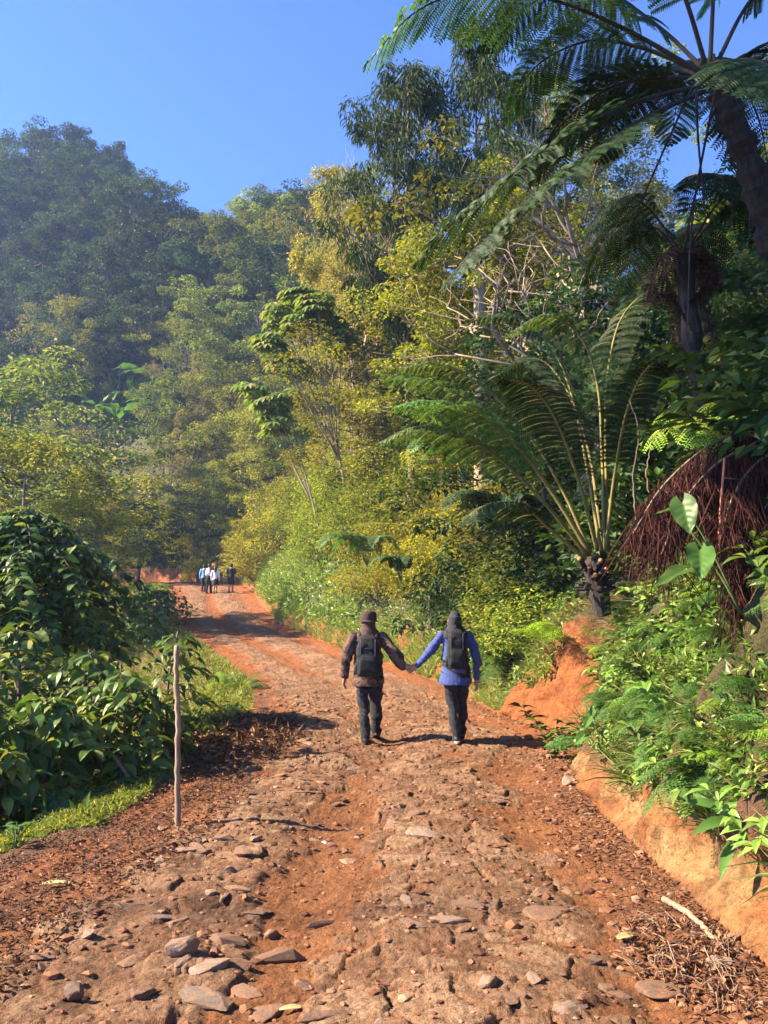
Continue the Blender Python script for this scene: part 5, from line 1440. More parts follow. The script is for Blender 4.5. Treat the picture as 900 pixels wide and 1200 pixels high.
NAMED = [
    (86, 1172, .13, "pale pointed stone standing alone near the lower left corner", 10, 'rock_grey', (.9, .8, 1.1), .2),
    (50, 1138, .085, "small blue grey wedge stone near the left edge", 7, 'rock_grey', (1, .7, 1), .2),
    (104, 1098, .11, "beige blocky stone on the orange dirt left of the slab heap", 4, 'rock_grey', (1, .8, .9), .2),
    (52, 1120, .17, "flat dusty brown stone behind the small blue grey wedge", 5, 'rock_brown', (1, .7, .7), .5),
    (214, 999, .30, "long flat dark slab at the foot of the tall stake", 0, 'rock_grey', (1, .5, .7), .35),
    (188, 973, .09, "small brown stone right beside the foot of the stake", 4, 'rock_brown', (1, .8, 1), .25),
    (262, 985, .16, "pale flat stone on top of the pile near the stake", 1, 'rock_grey', (1, .7, 1), .1),
    (285, 1003, .17, "dark stone with a sharp edge in the pile near the stake", 3, 'rock_brown', (1, .8, 1.1), .2),
    (270, 1022, .16, "grey stone at the front of the pile near the stake", 9, 'rock_grey', (1, .6, .9), .3),
    (300, 985, .13, "light stone at the right end of the pile near the stake", 2, 'rock_grey', (1, .7, .9), .2),
    (240, 1000, .14, "reddish stone wedged into the pile near the stake", 8, 'rock_brown', (1, .7, .9), .2),
    (278, 1045, .24, "narrow dark slab lying across the track in front of the pile", 0, 'rock_brown', (1, .35, .8), .3),
    (326, 1128, .32, "long rounded brown block lying across the lower left of the track", 11, 'rock_brown', (1, .36, 1.0), .25),
    (250, 1135, .32, "large flat grey slab left of the long rounded block", 6, 'rock_grey', (1, .8, .7), .55),
    (215, 1117, .22, "jagged dark stone tilted up beside the large grey slab", 8, 'rock_grey', (1, .6, 1.3), .2),
    (270, 1103, .26, "dusty flat-topped stone behind the large grey slab", 5, 'rock_brown', (1, .6, .9), .4),
    (320, 1098, .22, "square brown stone behind the long rounded block", 9, 'rock_brown', (1, .7, .8), .35),
    (238, 1172, .3, "broad smooth slab at the bottom left of the stone paving", 1, 'rock_grey', (1, .8, .7), .5),
    (285, 1165, .22, "low cracked stone right of the broad smooth slab", 3, 'rock_brown', (1, .8, .7), .45),
    (165, 1168, .16, "small pale brown stone half buried left of the broad slab", 2, 'rock_brown', (1, .7, .8), .3),
    (320, 1190, .3, "flat brown stone cut by the bottom edge", 6, 'rock_brown', (1, .8, .7), .5),
    (380, 1190, .26, "orange dusted stone near the bottom edge", 0, 'rock_brown', (1, .6, .7), .5),
    (365, 1155, .2, "stone with a dark hollow beside it near the bottom edge", 7, 'rock_brown', (1, .8, .7), .4),
    (150, 1060, .22, "dark flat stone sunk in the orange dirt below the stake", 5, 'rock_grey', (1, .5, .6), .5),
    (190, 1075, .2, "low grey slab on the orange dirt above the jagged stone", 0, 'rock_grey', (1, .6, .7), .5),
    (530, 1082, .36, "large pale cobble in the middle of the track", 6, 'rock_grey', (1, .55, .7), .55),
    (545, 1060, .26, "cobble just behind the large pale one", 1, 'rock_brown', (1, .5, .7), .5),
    (495, 978, .3, "pale angular cobble in the middle row of stones", 3, 'rock_grey', (1, .6, .8), .5),
    (490, 955, .22, "stone with a dark side in the middle row", 8, 'rock_brown', (1, .6, 1), .4),
    (575, 1150, .24, "bleached cobble near the bottom middle", 9, 'rock_grey', (1, .7, .7), .5),
    (650, 1075, .42, "wide flat cobble right of the middle row", 6, 'rock_brown', (1, .8, .5), .6),
    (670, 1178, .26, "grey cobble low at the bottom right", 5, 'rock_grey', (1, .7, .7), .5),
    (790, 1165, .42, "big flat slab near the bottom right corner", 6, 'rock_brown', (1, .6, .6), .6),
    (842, 1133, .16, "dark stone at the foot of the clay near the root heap", 4, 'rock_grey', (1, .6, .9), .3),
    (665, 920, .2, "whitish stone at the foot of the scarp", 4, 'rock_grey', (.7, .8, 1.2), .2),
    (655, 935, .14, "smaller stone in front of the whitish one by the scarp", 2, 'rock_grey', (1, .7, .9), .2),
    (620, 867, .17, "stone fallen at the bottom of the orange scarp", 10, 'rock_brown', (1, .8, .8), .2),
    (408, 1000, .1, "dark clod standing on the dirt left of the middle row", 7, 'rock_brown', (1, .7, 1), .2),
    (698, 1130, .1, "small dark stone below the fallen green leaf", 10, 'rock_grey', (1, .7, .7), .2),
    (380, 1085, .24, "thin slab edge showing in the dirt in the middle foreground", 0, 'rock_brown', (1, .3, .8), .4),
]
for (px, row, sz, lb, k, mt, asp, sk) in NAMED:
    stone(px, row, sz, lb, k, random.uniform(-.5, .5), mt, asp, (random.uniform(-.12, .12), random.uniform(-.12, .12)), max(.15, sk))
rr = random.Random(9); cnt = 0
while cnt < 245:
    y = 2.8 * math.exp(rr.random() * 2.0); uu = rr.random()
    if rr.random() < .5: uu = rr.gauss(.22, .08) if rr.random() < .5 else rr.gauss(.62, .13)
    if not .04 < uu < .95: continue
    x = float(el(y)) + (float(er(y)) - float(el(y))) * uu
    _, st_, _, bd = stone_field(np.array([x]), np.array([y]))
    if bd[0] < .35 and rr.random() < .7: continue
    sz = rr.uniform(.09, .26) * (1.15 if y > 6 else 1)
    left = uu < .42
    lb = ("angular brown stone half sunk in the left strip of the old paving", "half sunk stones of the left strip of paving") if left else ("worn brown stone half sunk in the middle of the track", "half sunk stones in the middle of the track")
    stone(0, 0, sz, lb[0], rr.randrange(12), None, 'rock_grey' if rr.random() < .22 else None, (1, rr.uniform(.5, .9), rr.uniform(.3, .6)), (rr.gauss(0, .08), rr.gauss(0, .08)), rr.uniform(.5, .72), lb[1], (x, y))
    cnt += 1

# ------------------------------------------------------------------ small debris
def heap(loc, rx, ry, h, n, label, name, mat, twig=60, L=.12):
    """a low heap of dead leaves, roots and twigs"""
    t = thing(name, label, name.replace("_", " "), loc); g = Geo(); w = Geo()
    a = RNG.random(n) * 6.28; r = RNG.random(n) ** .6
    x = rx * r * np.cos(a); y = ry * r * np.sin(a)
    zt = any_z(x + loc[0], y + loc[1]) - loc[2] + h * (1 - r ** 2) * (.5 + .5 * RNG.random(n)) * (.7 + .6 * vnoise(x * 4, y * 4, 5))
    g.add(*leaf_flat(np.stack([x, y, zt], 1), RNG.normal(0, .8, (n, 3)) * np.array([1, 1, .5]), RNG.normal(0, .6, (n, 3)) + UPV, L * RNG.uniform(.5, 1.6, n), L * .35, .3))
    for i in range(twig):
        j = RNG.integers(0, n); p = np.array([x[j], y[j], zt[j] + .01]); d = RNG.normal(0, 1, 3) * np.array([1, 1, .25])
        d = nrm(d) * L * RNG.uniform(.6, 2.2); add_tube(w, spline([p - d * .5, p + RNG.normal(0, .02, 3), p + d * .5 + RNG.normal(0, .03, 3)], 6), RNG.uniform(.0012, .0035), 4)
    obj("leaves", g.mesh("leaves", M[mat]), t); o = obj("twigs", w.mesh("twigs", M['twig'], True), t); o['kind'] = 'stuff' 
x = float(el(10.2)) - .25
heap((x, 10.3, gz1(x, 10.3)), 1.0, 2.0, .26, 5200, "heap of dark reddish brown dead leaves on the left verge beyond the stake", "leaf_heap", 'litter', 260, .085)
p = W(790, 1085, 3.95); p.z = 0
heap((1.42, 3.85, float(any_z(np.array([1.42]), np.array([3.85]))[0])), .28, .5, .07, 500, "tangle of roots and dead leaves at the foot of the yellow clay", "root_heap", 'litter', 150, .05)
def on_track(px, row, dz=0.0):
    a = math.atan((600 - row) / F) + PITCH; y = CAMZ / math.tan(-a); x = W(px, row, y).x
    for _ in range(3):
        z = float(any_z(np.array([x]), np.array([y]))[0]); y = (CAMZ - z) / math.tan(-a); x = W(px, row, y).x
    return np.array([x, y, z + dz])
A = on_track(778, 1062, .04); B = on_track(812, 1085, .045); C_ = on_track(850, 1122, .03)
stick([A, B, C_], [.017, .016, .013, .011], "fallen_branch", "peeled yellow and brown branch lying along the foot of the clay", "branch", 'stake', knob=.004)
# scraps
def scrap(px, row, L, Wd, label, name, mat, rz=0.0):
    p = on_track(px, row, .02); v, f = leaf_curved(np.zeros((1, 3)), np.array([[math.cos(rz), math.sin(rz), .15]]), np.array([[0, -.15, 1.0]]), L, Wd, .35, .15, (.5, .9, 1, .9, .5))
    g = Geo(); g.add(v, f); o = obj(name, g.mesh(name, M[mat])); o.location = p - np.array([math.cos(rz), math.sin(rz), 0]) * L / 2; tag(o, label, name.replace("_", " "))
M['paper'] = plain_mat("white_paper", (.72, .74, .76)); M['pale_leaf'] = plain_mat("pale_fallen_leaf", (.3, .27, .12)); M['pink'] = plain_mat("pink_scrap", (.65, .25, .22))
scrap(379, 991, .045, .03, "tiny white paper scrap on the dirt in the middle of the track", "paper_scrap", 'paper', 2.2)
scrap(733, 1103, .1, .045, "pale green fallen leaf on the dirt before the root heap", "fallen_leaf", 'pale_leaf', .4)
scrap(65, 1040, .16, .04, "bleached strip of leaf on the dark litter at the left verge", "fallen_leaf", 'pale_leaf', .1)
scrap(340, 1188, .09, .03, "curled dry leaf beside the stones at the bottom edge", "fallen_leaf", 'pale_leaf', .2)

# ------------------------------------------------------------------ people
def ball(g, c, r, n=2):
    bm = bmesh.new(); bmesh.ops.create_icosphere(bm, subdivisions=n, radius=1)
    v = np.array([q.co[:] for q in bm.verts]); f = np.array([[q.index for q in p.verts] for p in bm.faces]); bm.free()
    g.add(v * np.asarray(r) + np.asarray(c), f)
def limb(g, pts, rad, n=12):
    pts = np.asarray(pts, float)
    m = max(10, len(pts) * 5); pl = spline(pts, m); rr = np.interp(np.linspace(0, 1, m), np.linspace(0, 1, len(rad)), rad)
    add_tube(g, pl, rr, n); ball(g, pl[0], rr[0] * .99); ball(g, pl[-1], rr[-1] * .99)
def rings(g, rg, n=24, p=2.0):
    """closed loft through rings (z, cx, cy, rx, ry)"""
    a = np.arange(n) * 2 * PI / n; V = []
    for (z, cx, cyy, rx, ry) in rg:
        c = np.cos(a); s = np.sin(a)
        V.append(np.stack([cx + rx * np.sign(c) * np.abs(c) ** (2 / p), cyy + ry * np.sign(s) * np.abs(s) ** (2 / p), np.full(n, z)], 1))
    m = len(rg); V = np.concatenate(V + [np.array([[rg[0][1], rg[0][2], rg[0][0]], [rg[-1][1], rg[-1][2], rg[-1][0]]])])
    i = np.arange(m - 1)[:, None] * n; j = np.arange(n)[None]; k = (j + 1) % n
    q = np.stack([i + j, i + k, i + n + k, i + n + j], -1).reshape(-1, 4); jj = np.arange(n); kk = (jj + 1) % n
    t = np.concatenate([np.stack([np.full(n, m * n), kk, jj], 1), np.stack([np.full(n, m * n + 1), (m - 1) * n + jj, (m - 1) * n + kk], 1)])
    b = g.n; g.v.append(V); g.n += len(V); g.q.append(q + b); g.t.append(t + b)
def fused(g, name, mat, voxel, smooth=3, wr=0.0, wscale=9, seed=0):
    """all the pieces in g fused into one continuous skin; wr adds cloth wrinkles"""
    me = g.mesh("tmp", None, True); o = bpy.data.objects.new("tmp", me); COL.objects.link(o)
    r = o.modifiers.new("r", 'REMESH'); r.mode = 'VOXEL'; r.voxel_size = voxel; r.use_smooth_shade = True
    s = o.modifiers.new("s", 'SMOOTH'); s.factor = .5; s.iterations = smooth
    dg = bpy.context.evaluated_depsgraph_get(); dg.update()
    m2 = bpy.data.meshes.new_from_object(o.evaluated_get(dg), depsgraph=dg); bpy.data.objects.remove(o); bpy.data.meshes.remove(me)
    m2.name = name
    if wr:
        n = len(m2.vertices); co = np.empty(n * 3, np.float32); m2.vertices.foreach_get("co", co); co = co.reshape(-1, 3)
        nr = np.empty(n * 3, np.float32); m2.vertices.foreach_get("normal", nr); nr = nr.reshape(-1, 3)
        d = fbm(co[:, 0] * wscale + co[:, 2] * wscale * 1.6, co[:, 1] * wscale - co[:, 2] * wscale * .8, seed, 3)
        co = co + nr * (d * wr)[:, None]; m2.vertices.foreach_set("co", co.astype(np.float32).ravel()); m2.update()
    m2.materials.clear(); m2.materials.append(mat)
    for p_ in m2.polygons: p_.use_smooth = True
    return m2

M['skin'] = plain_mat("skin", (.42, .22, .14), .55)
M['black_cloth'] = cloth_mat("black_cloth", (.012, .012, .014), (.024, .024, .028))
M['navy_trousers'] = cloth_mat("dark_trousers", (.007, .007, .01), (.013, .0135, .018))
M['camo'] = cloth_mat("brown_camouflage", (.1, .047, .03), (.145, .07, .045), 60, .9, (.05, .026, .019))
M['brown_cloth'] = cloth_mat("brown_cloth", (.05, .025, .017), (.075, .038, .027))
M['blue_cloth'] = cloth_mat("violet_blue_cloth", (.032, .052, .17), (.045, .068, .215), 200)
M['bag_black'] = cloth_mat("black_nylon", (.005, .0052, .006), (.01, .0104, .012), 200, .9)
M['bag_grey'] = plain_mat("grey_webbing", (.04, .04, .044), .6)
M['shoe'] = plain_mat("dark_shoe", (.02, .018, .018), .6)
M['shoe_brown'] = plain_mat("brown_shoe", (.06, .035, .025), .7)
M['sole'] = plain_mat("pale_sole", (.3, .28, .26), .7)
M['hair'] = plain_mat("black_hair", (.012, .01, .009), .5)
M['white_cloth'] = cloth_mat("white_cloth", (.6, .62, .66), (.7, .72, .75))
M['light_blue'] = cloth_mat("light_blue_cloth", (.12, .3, .5), (.16, .36, .56))
M['hat_cloth'] = cloth_mat('dark_brown_cloth', (.028, .014, .01), (.045, .023, .017))
M['eye'] = plain_mat("eye_white", (.7, .68, .65), .3)

def hand(g, w, d, s, nrm_, curl, k=1.0):
    w = np.array(w, float); d = nrm(np.array(d, float)); s = np.array(s, float); s = nrm(s - d * np.dot(s, d)); n_ = np.array(nrm_, float); n_ = nrm(n_ - d * np.dot(n_, d) - s * np.dot(n_, s))
    for off, ln, i in ((.028, .072, 0), (.0095, .08, 1), (-.0095, .074, 2), (-.027, .058, 3)):
        b = w + d * .085 * k + s * off * k
        limb(g, [w + s * off * .55 * k + d * .01, b], [.0155 * k, .0125 * k], 8)
        a = 0.0; p = b; pts = [b]
        for sg, da in ((.45, .5), (.31, 1.0), (.24, .8)):
            a += curl * da; p = p + (d * math.cos(a) + n_ * math.sin(a)) * ln * sg * k + s * off * .06; pts.append(p)
        limb(g, pts, [.0098 * k, .009 * k, .0083 * k, .0068 * k], 8)
    b = w + d * .025 * k + s * .026 * k
    limb(g, [w + d * .012, b + s * .01 * k, b + d * .03 * k + s * .026 * k + n_ * .012 * curl, b + d * .055 * k + s * .03 * k + n_ * .03 * curl], [.014 * k, .013 * k, .0105 * k, .008 * k], 8)

def person(label, loc, yaw, H, spec, group=None):
    """walker seen from behind, facing +Y of its own frame; sizes for a 1.6 m figure scaled to H"""
    t = thing("person", label, "person", loc, yaw, group, H / 1.6)
    vx = spec.get('voxel', .006); S = spec
    sh = S.get('sh', .175)
    sho = [np.array([-sh, -.01, 1.295]), np.array([sh, -.01, 1.295])]
    hip = [np.array([-.085, 0, .83]), np.array([.085, 0, .83])]
    body = Geo()
    rings(body, [(.74, 0, 0, .12, .085), (.82, 0, -.01, .165, .11), (.92, 0, 0, .155, .1), (1.03, 0, .005, .125, .085), (1.15, 0, 0, .145, .095), (1.26, 0, -.005, .165, .095), (1.32, 0, -.01, .13, .075), (1.36, 0, 0, .06, .055)])
    limb(body, [[0, -.005, 1.3], [0, .01, 1.4]], [.055, .052])
    lookx, lookz = S.get('look', (0, 0))
    hc = np.array([0, .02, 1.475])
    ball(body, hc, (.074, .092, .108), 3); ball(body, hc + [0, .035, -.06], (.052, .05, .05))
    ball(body, hc + [0, .095, -.012], (.013, .02, .024)); ball(body, hc + [0, .083, -.055], (.026, .014, .008)); ball(body, hc + [0, .07, .025], (.055, .022, .012))
    for sg in (-1, 1): ball(body, hc + [sg * .075, -.005, -.005], (.012, .024, .032))
    knees = []; ankles = []
    for i, (fx, fy, fz, pit) in enumerate(S['feet']):
        an = np.array([fx, fy - .02, fz + .085]); kn = (hip[i] + an) / 2 + np.array([0, .035 + S.get('knee', (0, 0))[i], 0.02])
        knees.append(kn); ankles.append(an)
        limb(body, [hip[i], hip[i] * .5 + kn * .5, kn, kn * .5 + an * .5 + [0, -.012, .02], an], [.088, .076, .054, .05, .036])
        toe = np.array([fx, fy + .16 * math.cos(pit), fz + .03 - .16 * math.sin(pit)]); heel = np.array([fx, fy - .05, fz + .035])
        limb(body, [heel, (heel + toe) / 2, toe], [.03, .036, .03])
    elb = []
    for i, hd in enumerate(S['hands']):
        w = np.array(hd['w'], float); e = (sho[i] + w) / 2 + np.array(hd.get('bend', (0, -.03, -.02)))
        elb.append(e)
        limb(body, [sho[i], (sho[i] + e) / 2, e, (e + w) / 2, w], [.05, .044, .037, .034, .025])
        hand(body, w, hd.get('d', w - e), hd['thumb'], hd['palm'], hd.get('curl', .5))
    obj("body", fused(body, "body", M['skin'], min(vx, .0055) if vx < .008 else vx, 1), t)
    for sg in (-1, 1):
        g = Geo(); ball(g, hc + [sg * .03, .08, .008], (.012, .008, .009)); obj("eye", g.mesh("eye", M['eye'], True), t)
    # upper garment
    g = Geo(); tp = S['top']; hz = tp['hem']; fl_ = tp.get('flare', 0.0); pad = tp.get('pad', .015)
    rings(g, [(hz, 0, -.005, .165 + pad + fl_, .12 + pad + fl_ * .7), (hz + .05, 0, -.005, .168 + pad + fl_ * .7, .122 + pad + fl_ * .5), (.9, 0, -.005, .16 + pad, .112 + pad), (1.03, 0, 0, .14 + pad, .098 + pad), (1.15, 0, 0, .15 + pad, .104 + pad),
              (1.26, 0, -.008, .17 + pad, .1 + pad), (1.315, 0, -.012, .14 + pad, .078 + pad), (1.35, 0, -.005, .075 + pad, .058 + pad)])
    for i in (0, 1):
        w = np.array(S['hands'][i]['w'], float); cu = tp.get('sleeve', 1.0)
        if cu > .9:
            limb(g, [sho[i] + [0, 0, -.005], (sho[i] + elb[i]) / 2, elb[i], (elb[i] + w) / 2, w + (elb[i] - w) * .06], [.06 + pad, .053 + pad, .045 + pad, .041 + pad, .03 + pad * .8])
        else:
            limb(g, [sho[i] + [0, 0, -.005], sho[i] + (elb[i] - sho[i]) * cu * .6, sho[i] + (elb[i] - sho[i]) * cu], [.06 + pad, .06 + pad, .058 + pad])
    obj(tp['name'], fused(g, tp['name'], M[tp['mat']], vx, 3, tp.get('wr', .016), 7, 3), t)
    # lower garment
    lo = S['low']; g = Geo()
    rings(g, [(.72, 0, -.005, .155, .11), (.8, 0, -.01, .175, .122), (.88, 0, -.005, .168, .115), (.95, 0, 0, .15, .1)])
    for i in (0, 1):
        if lo['kind'] == 'trousers':
            a2 = ankles[i] + np.array([0, -.01, -.035]) + (ankles[i] - knees[i]) * .02
            limb(g, [hip[i] + [0, -.005, -.02], hip[i] * .5 + knees[i] * .5 + [0, -.01, 0], knees[i], knees[i] * .5 + a2 * .5 + [0, -.012, 0], a2], [.104, .092, .072, .066, .058])
        elif lo['kind'] == 'shorts':
            limb(g, [hip[i] + [0, -.005, -.02], hip[i] * .5 + knees[i] * .5, hip[i] * .12 + knees[i] * .88], [.106, .1, .092])
    if lo['kind'] == 'skirt':
        rings(g, [(.5, 0, -.005, .21, .17), (.62, 0, -.005, .195, .15), (.75, 0, -.005, .18, .13), (.9, 0, 0, .16, .11)])
    obj(lo['name'], fused(g, lo['name'], M[lo['mat']], vx, 2, .034, 9, 5), t)
    # shoes
    for i, (fx, fy, fz, pit) in enumerate(S['feet']):
        g = Geo(); c, s = math.cos(pit), math.sin(pit); heel = np.array([fx, fy - .055, fz + .045])
        f = lambda a, b: heel + np.array([0, a * c + b * s, -a * s + b * c])
        limb(g, [f(0, 0), f(.08, .005), f(.16, -.008), f(.215, -.014)], [.042, .047, .046, .034]); limb(g, [f(.02, .02), f(.02, .06)], [.045, .047])
        so = obj("shoe", fused(g, "shoe", M[S.get('shoe', 'shoe')], vx, 2), t)
        g = Geo(); n = 16; a = np.arange(n) * 2 * PI / n
        rings(g, [(-.012, .08, 0, .148, .047), (.012, .08, 0, .15, .05)], 20)
        v = np.concatenate(g.v); base = np.array([fx, fy - .055, fz + .012])
        g.v = [np.stack([base[0] + v[:, 1], base[1] + v[:, 0] * c + v[:, 2] * s, base[2] - v[:, 0] * s + v[:, 2] * c], 1)]
        obj("sole", g.mesh("sole", M['sole' if i == S.get('pale_sole', -1) else 'shoe']), so)
    # head covering
    hd = S['head']; g = Geo()
    if hd in ('cap_scarf', 'scarf'):
        ball(g, hc + [0, -.006, .002], (.086, .1, .115), 3)
        rings(g, [(1.26, 0, -.012, .175, .125), (1.31, 0, -.014, .168, .122), (1.355, 0, -.012, .125, .105), (1.42, 0, -.008, .088, .092), (1.48, 0, -.01, .084, .098), (1.52, 0, -.01, .08, .095)])
        if hd == 'scarf': ball(g, hc + [0, -.08, .02], (.045, .045, .05))
        o = obj("headscarf", fused(g, "headscarf", M['brown_cloth' if hd == 'cap_scarf' else 'black_cloth'], vx, 2, .01, 10, 7), t)
    if hd == 'cap_scarf':
        g = Geo(); rings(g, [(1.5, 0, 0, .106, .12), (1.53, 0, 0, .107, .121), (1.585, 0, 0, .1, .112), (1.612, 0, 0, .085, .095), (1.617, 0, 0, .04, .045)], 28)
        rings(g, [(1.485, 0, .02, .135, .165), (1.5, 0, .015, .12, .14)], 28)
        obj("hat", fused(g, "hat", M['hat_cloth'], vx, 1, .006, 14, 9), t)
    if hd == 'hair':
        ball(g, hc + [0, -.012, .018], (.085, .098, .108), 3); obj("hair", fused(g, "hair", M['hair'], vx, 1, .012, 20, 4), t)
    if hd == 'long_hair':
        ball(g, hc + [0, -.012, .015], (.085, .098, .11), 3); rings(g, [(1.22, 0, -.1, .07, .03), (1.32, 0, -.085, .08, .045), (1.42, 0, -.05, .082, .07), (1.5, 0, -.03, .08, .08)])
        obj("hair", fused(g, "hair", M['hair'], vx, 1, .012, 20, 4), t)
    if hd == 'cap':
        ball(g, hc + [0, -.008, .012], (.08, .095, .105), 3); obj("hair", fused(g, "hair", M['hair'], vx, 1), t)
        g = Geo(); rings(g, [(1.5, 0, 0, .094, .106), (1.54, 0, 0, .094, .106), (1.58, 0, 0, .075, .085), (1.595, 0, 0, .03, .035)]); rings(g, [(1.492, 0, .02, .12, .14), (1.504, 0, .02, .115, .135)])
        obj("hat", fused(g, "hat", M['black_cloth'], vx, 1), t)
    return t

def backpack(label, loc, yaw, H, size=(.155, .075, .50), z0=.83, voxel=.006, mat='bag_black', straps=True):
    t = thing("backpack", label, "backpack", loc, yaw, None, H / 1.6)
    w, d, h = size; yb_ = -.205
    g = Geo(); rings(g, [(z0, 0, yb_, w * .86, d * .9), (z0 + .03, 0, yb_ - .005, w * .97, d), (z0 + h * .35, 0, yb_ - .01, w, d * 1.1), (z0 + h * .7, 0, yb_ - .005, w * .95, d), (z0 + h * .92, 0, yb_ + .01, w * .78, d * .8), (z0 + h, 0, yb_ + .02, w * .5, d * .5)], 32, 3.2)
    obj("bag", fused(g, "bag", M[mat], voxel, 2, .014, 8, 2), t)
    g = Geo(); rings(g, [(z0 + .04, 0, yb_ - d * .95, w * .7, d * .4), (z0 + .08, 0, yb_ - d * 1.05, w * .78, d * .5), (z0 + h * .4, 0, yb_ - d * 1.05, w * .76, d * .48), (z0 + h * .5, 0, yb_ - d * .95, w * .66, d * .35)], 28, 3.2)
    obj("front_pocket", fused(g, "front_pocket", M[mat], voxel, 2, .008, 9, 6), t)
    for zf, ww in ((.53, .72), (.72, .6)):
        g = Geo(); xx = np.linspace(-w * ww, w * ww, 12); add_tube(g, np.stack([xx, yb_ - d * (1.07 - .35 * (xx / w) ** 2) , np.full(12, z0 + h * zf) - .02 * (1 - (xx / w) ** 2)], 1), .0055, 6); obj("webbing", g.mesh("webbing", M['bag_grey'], True), t)
    for sg in (-1, 1):
        g = Geo(); zz_ = np.linspace(z0 + h * .12, z0 + h * .9, 10); add_tube(g, np.stack([np.full(10, sg * w * .62), yb_ - d * (1.02 + .1 * np.sin(np.linspace(0, PI, 10))), zz_], 1), .005, 5); obj("webbing", g.mesh("webbing", M['bag_grey'], True), t)
        g = Geo(); rings(g, [(z0 + .03, sg * w * .95, yb_, .025, d * .6), (z0 + h * .2, sg * w * 1.0, yb_, .03, d * .65), (z0 + h * .33, sg * w * .96, yb_, .022, d * .55)], 14); obj("side_pocket", g.mesh("side_pocket", M[mat], True), t)
    g = Geo(); add_tube(g, spline([[-.03, yb_ + .04, z0 + h - .015], [0, yb_ + .03, z0 + h + .04], [.03, yb_ + .04, z0 + h - .015]], 10), .007, 6); obj("handle", g.mesh("handle", M[mat], True), t)
    if straps:
        for sg in (-1, 1):
            pl = spline([[sg * .085, yb_ + .05, z0 + h - .06], [sg * .1, -.1, 1.33], [sg * .105, -.01, 1.372], [sg * .105, .09, 1.31], [sg * .115, .128, 1.18], [sg * .14, .1, 1.03], [sg * .165, -.02, .98], [sg * .14, yb_ + .03, z0 + .1]], 40)
            v, q, c = tube(pl, np.full(40, .014), 8, True, (1.6, .45)); g = Geo(); g.v.append(v); g.n = len(v); g.q.append(q); g.t.append(c)
            obj("strap", g.mesh("strap", M[mat], True), t)
    return t

def stand(x, y):
    return (x, y, float(any_z(np.array([x]), np.array([y]))[0]))
cl = W(481, 785, 9.9)                              # where the two hands meet
p1 = stand(-.2, 10.0); p2 = stand(.89, 9.75)
k1 = 1.62 / 1.6; k2 = 1.6 / 1.6
c1 = (np.array(cl) - np.array(p1)) / k1; c2 = (np.array(cl) - np.array(p2)) / k2
person("walker in a brown patterned jacket and brown hat with a black backpack, holding a hand", p1, 0, 1.62, dict(
    feet=[(-.03, -.08, .0, .05), (.1, .2, .045, .45)], knee=(0, .05),
    hands=[dict(w=(-.3, .02, .8), thumb=(.3, 1, 0), palm=(1, 0, 0), curl=.45, d=(-.12, .05, -1), bend=(-.04, -.04, 0)), dict(w=c1 + [-.085, -.012, .05], d=(.8, .05, -.5), thumb=(.3, .4, 1), palm=(0, 1, .1), curl=.9, bend=(.01, -.04, -.03))],
    top=dict(name="jacket", mat='camo', hem=.69, pad=.026, wr=.042, flare=.0), low=dict(name="trousers", kind='trousers', mat='navy_trousers'), shoe='shoe_brown', head='cap_scarf', sh=.185))
backpack("black backpack on the back of the walker in brown", p1, 0, 1.62, (.145, .075, .5), .82)
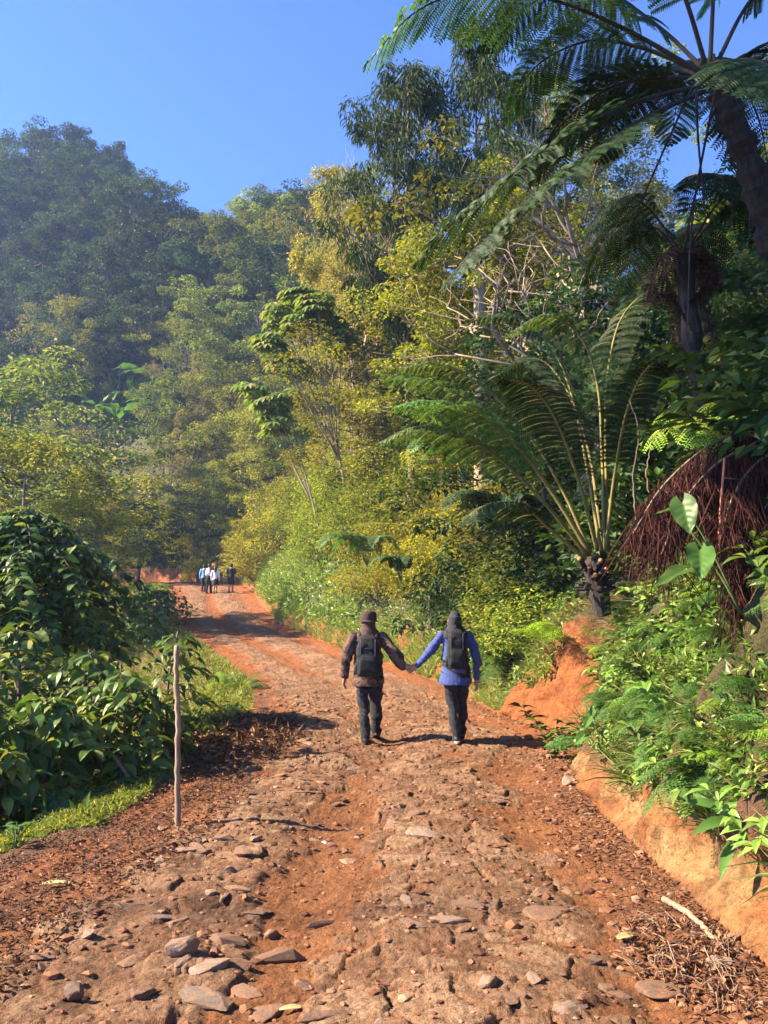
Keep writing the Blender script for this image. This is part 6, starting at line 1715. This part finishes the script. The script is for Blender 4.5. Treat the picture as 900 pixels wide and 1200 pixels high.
person("walker in a violet blue tunic and black headscarf with a black backpack, holding a hand", p2, 0, 1.6, dict(
    feet=[(.0, -.06, .0, .0), (.08, .22, .03, .35)], knee=(0, .03), pale_sole=0,
    hands=[dict(w=c2 + [.085, .015, .05], d=(-.8, -.05, -.5), thumb=(-.3, -.4, 1), palm=(0, -1, .1), curl=.9, bend=(-.01, -.03, -.03)), dict(w=(.27, .06, .75), thumb=(-.3, 1, 0), palm=(-1, 0, 0), curl=.5, d=(.1, .1, -1), bend=(.05, -.05, 0))],
    top=dict(name="tunic", mat='blue_cloth', hem=.69, pad=.008, wr=.024, flare=.035), low=dict(name="trousers", kind='trousers', mat='navy_trousers'), head='scarf', sh=.165))
backpack("slim black backpack on the back of the walker in blue", p2, 0, 1.6, (.118, .064, .48), .89)
hang = lambda w0, sg: dict(w=(sg * .22, .03, .75), thumb=(0, 1, 0), palm=(-sg, 0, 0), curl=.5, d=(0, .1, -1), bend=(sg * .03, -.04, 0))
HN = [hang(0, -1), hang(0, 1)]
def far(px, y): 
    x = (px - 450) / F * y * .985; return stand(x, y)
q = far(242.5, 44.5)
person("far walker in black with a small pale backpack in the group of three", q, -.1, 1.72, dict(voxel=.012, feet=[(-.09, -.05, 0, 0), (.09, .1, .02, .2)], hands=HN, top=dict(name="shirt", mat='black_cloth', hem=.78, pad=.015), low=dict(name="trousers", kind='trousers', mat='navy_trousers'), head='hair'))
backpack("small white and dark backpack on the far walker in black", q, -.1, 1.72, (.13, .06, .4), .93, .012, 'white_cloth', False)
q = far(250, 44.2)
person("far walker with white sleeves and a dark skirt in the group of three", q, 0, 1.58, dict(voxel=.012, feet=[(-.08, .08, .02, .2), (.08, -.04, 0, 0)], hands=HN, top=dict(name="shirt", mat='white_cloth', hem=.8, pad=.01), low=dict(name="skirt", kind='skirt', mat='black_cloth'), head='long_hair'))
q = far(236.5, 45.5)
person("far walker in light blue half hidden at the left of the group of three", q, 0, 1.6, dict(voxel=.012, feet=[(-.08, 0, 0, 0), (.08, .06, .02, .2)], hands=HN, top=dict(name="shirt", mat='light_blue', hem=.8, pad=.015), low=dict(name="trousers", kind='trousers', mat='navy_trousers'), head='hair'))
q = far(268.5, 44.3)
person("far walker alone on the right in black shirt, black shorts and cap", q, 0, 1.68, dict(voxel=.012, feet=[(-.09, 0, 0, 0), (.09, .09, .02, .2)], hands=HN, top=dict(name="shirt", mat='black_cloth', hem=.76, pad=.02, sleeve=.75), low=dict(name="shorts", kind='shorts', mat='black_cloth'), head='cap'))

exec_haze()
if MISS: print("trees clamped:", MISS)
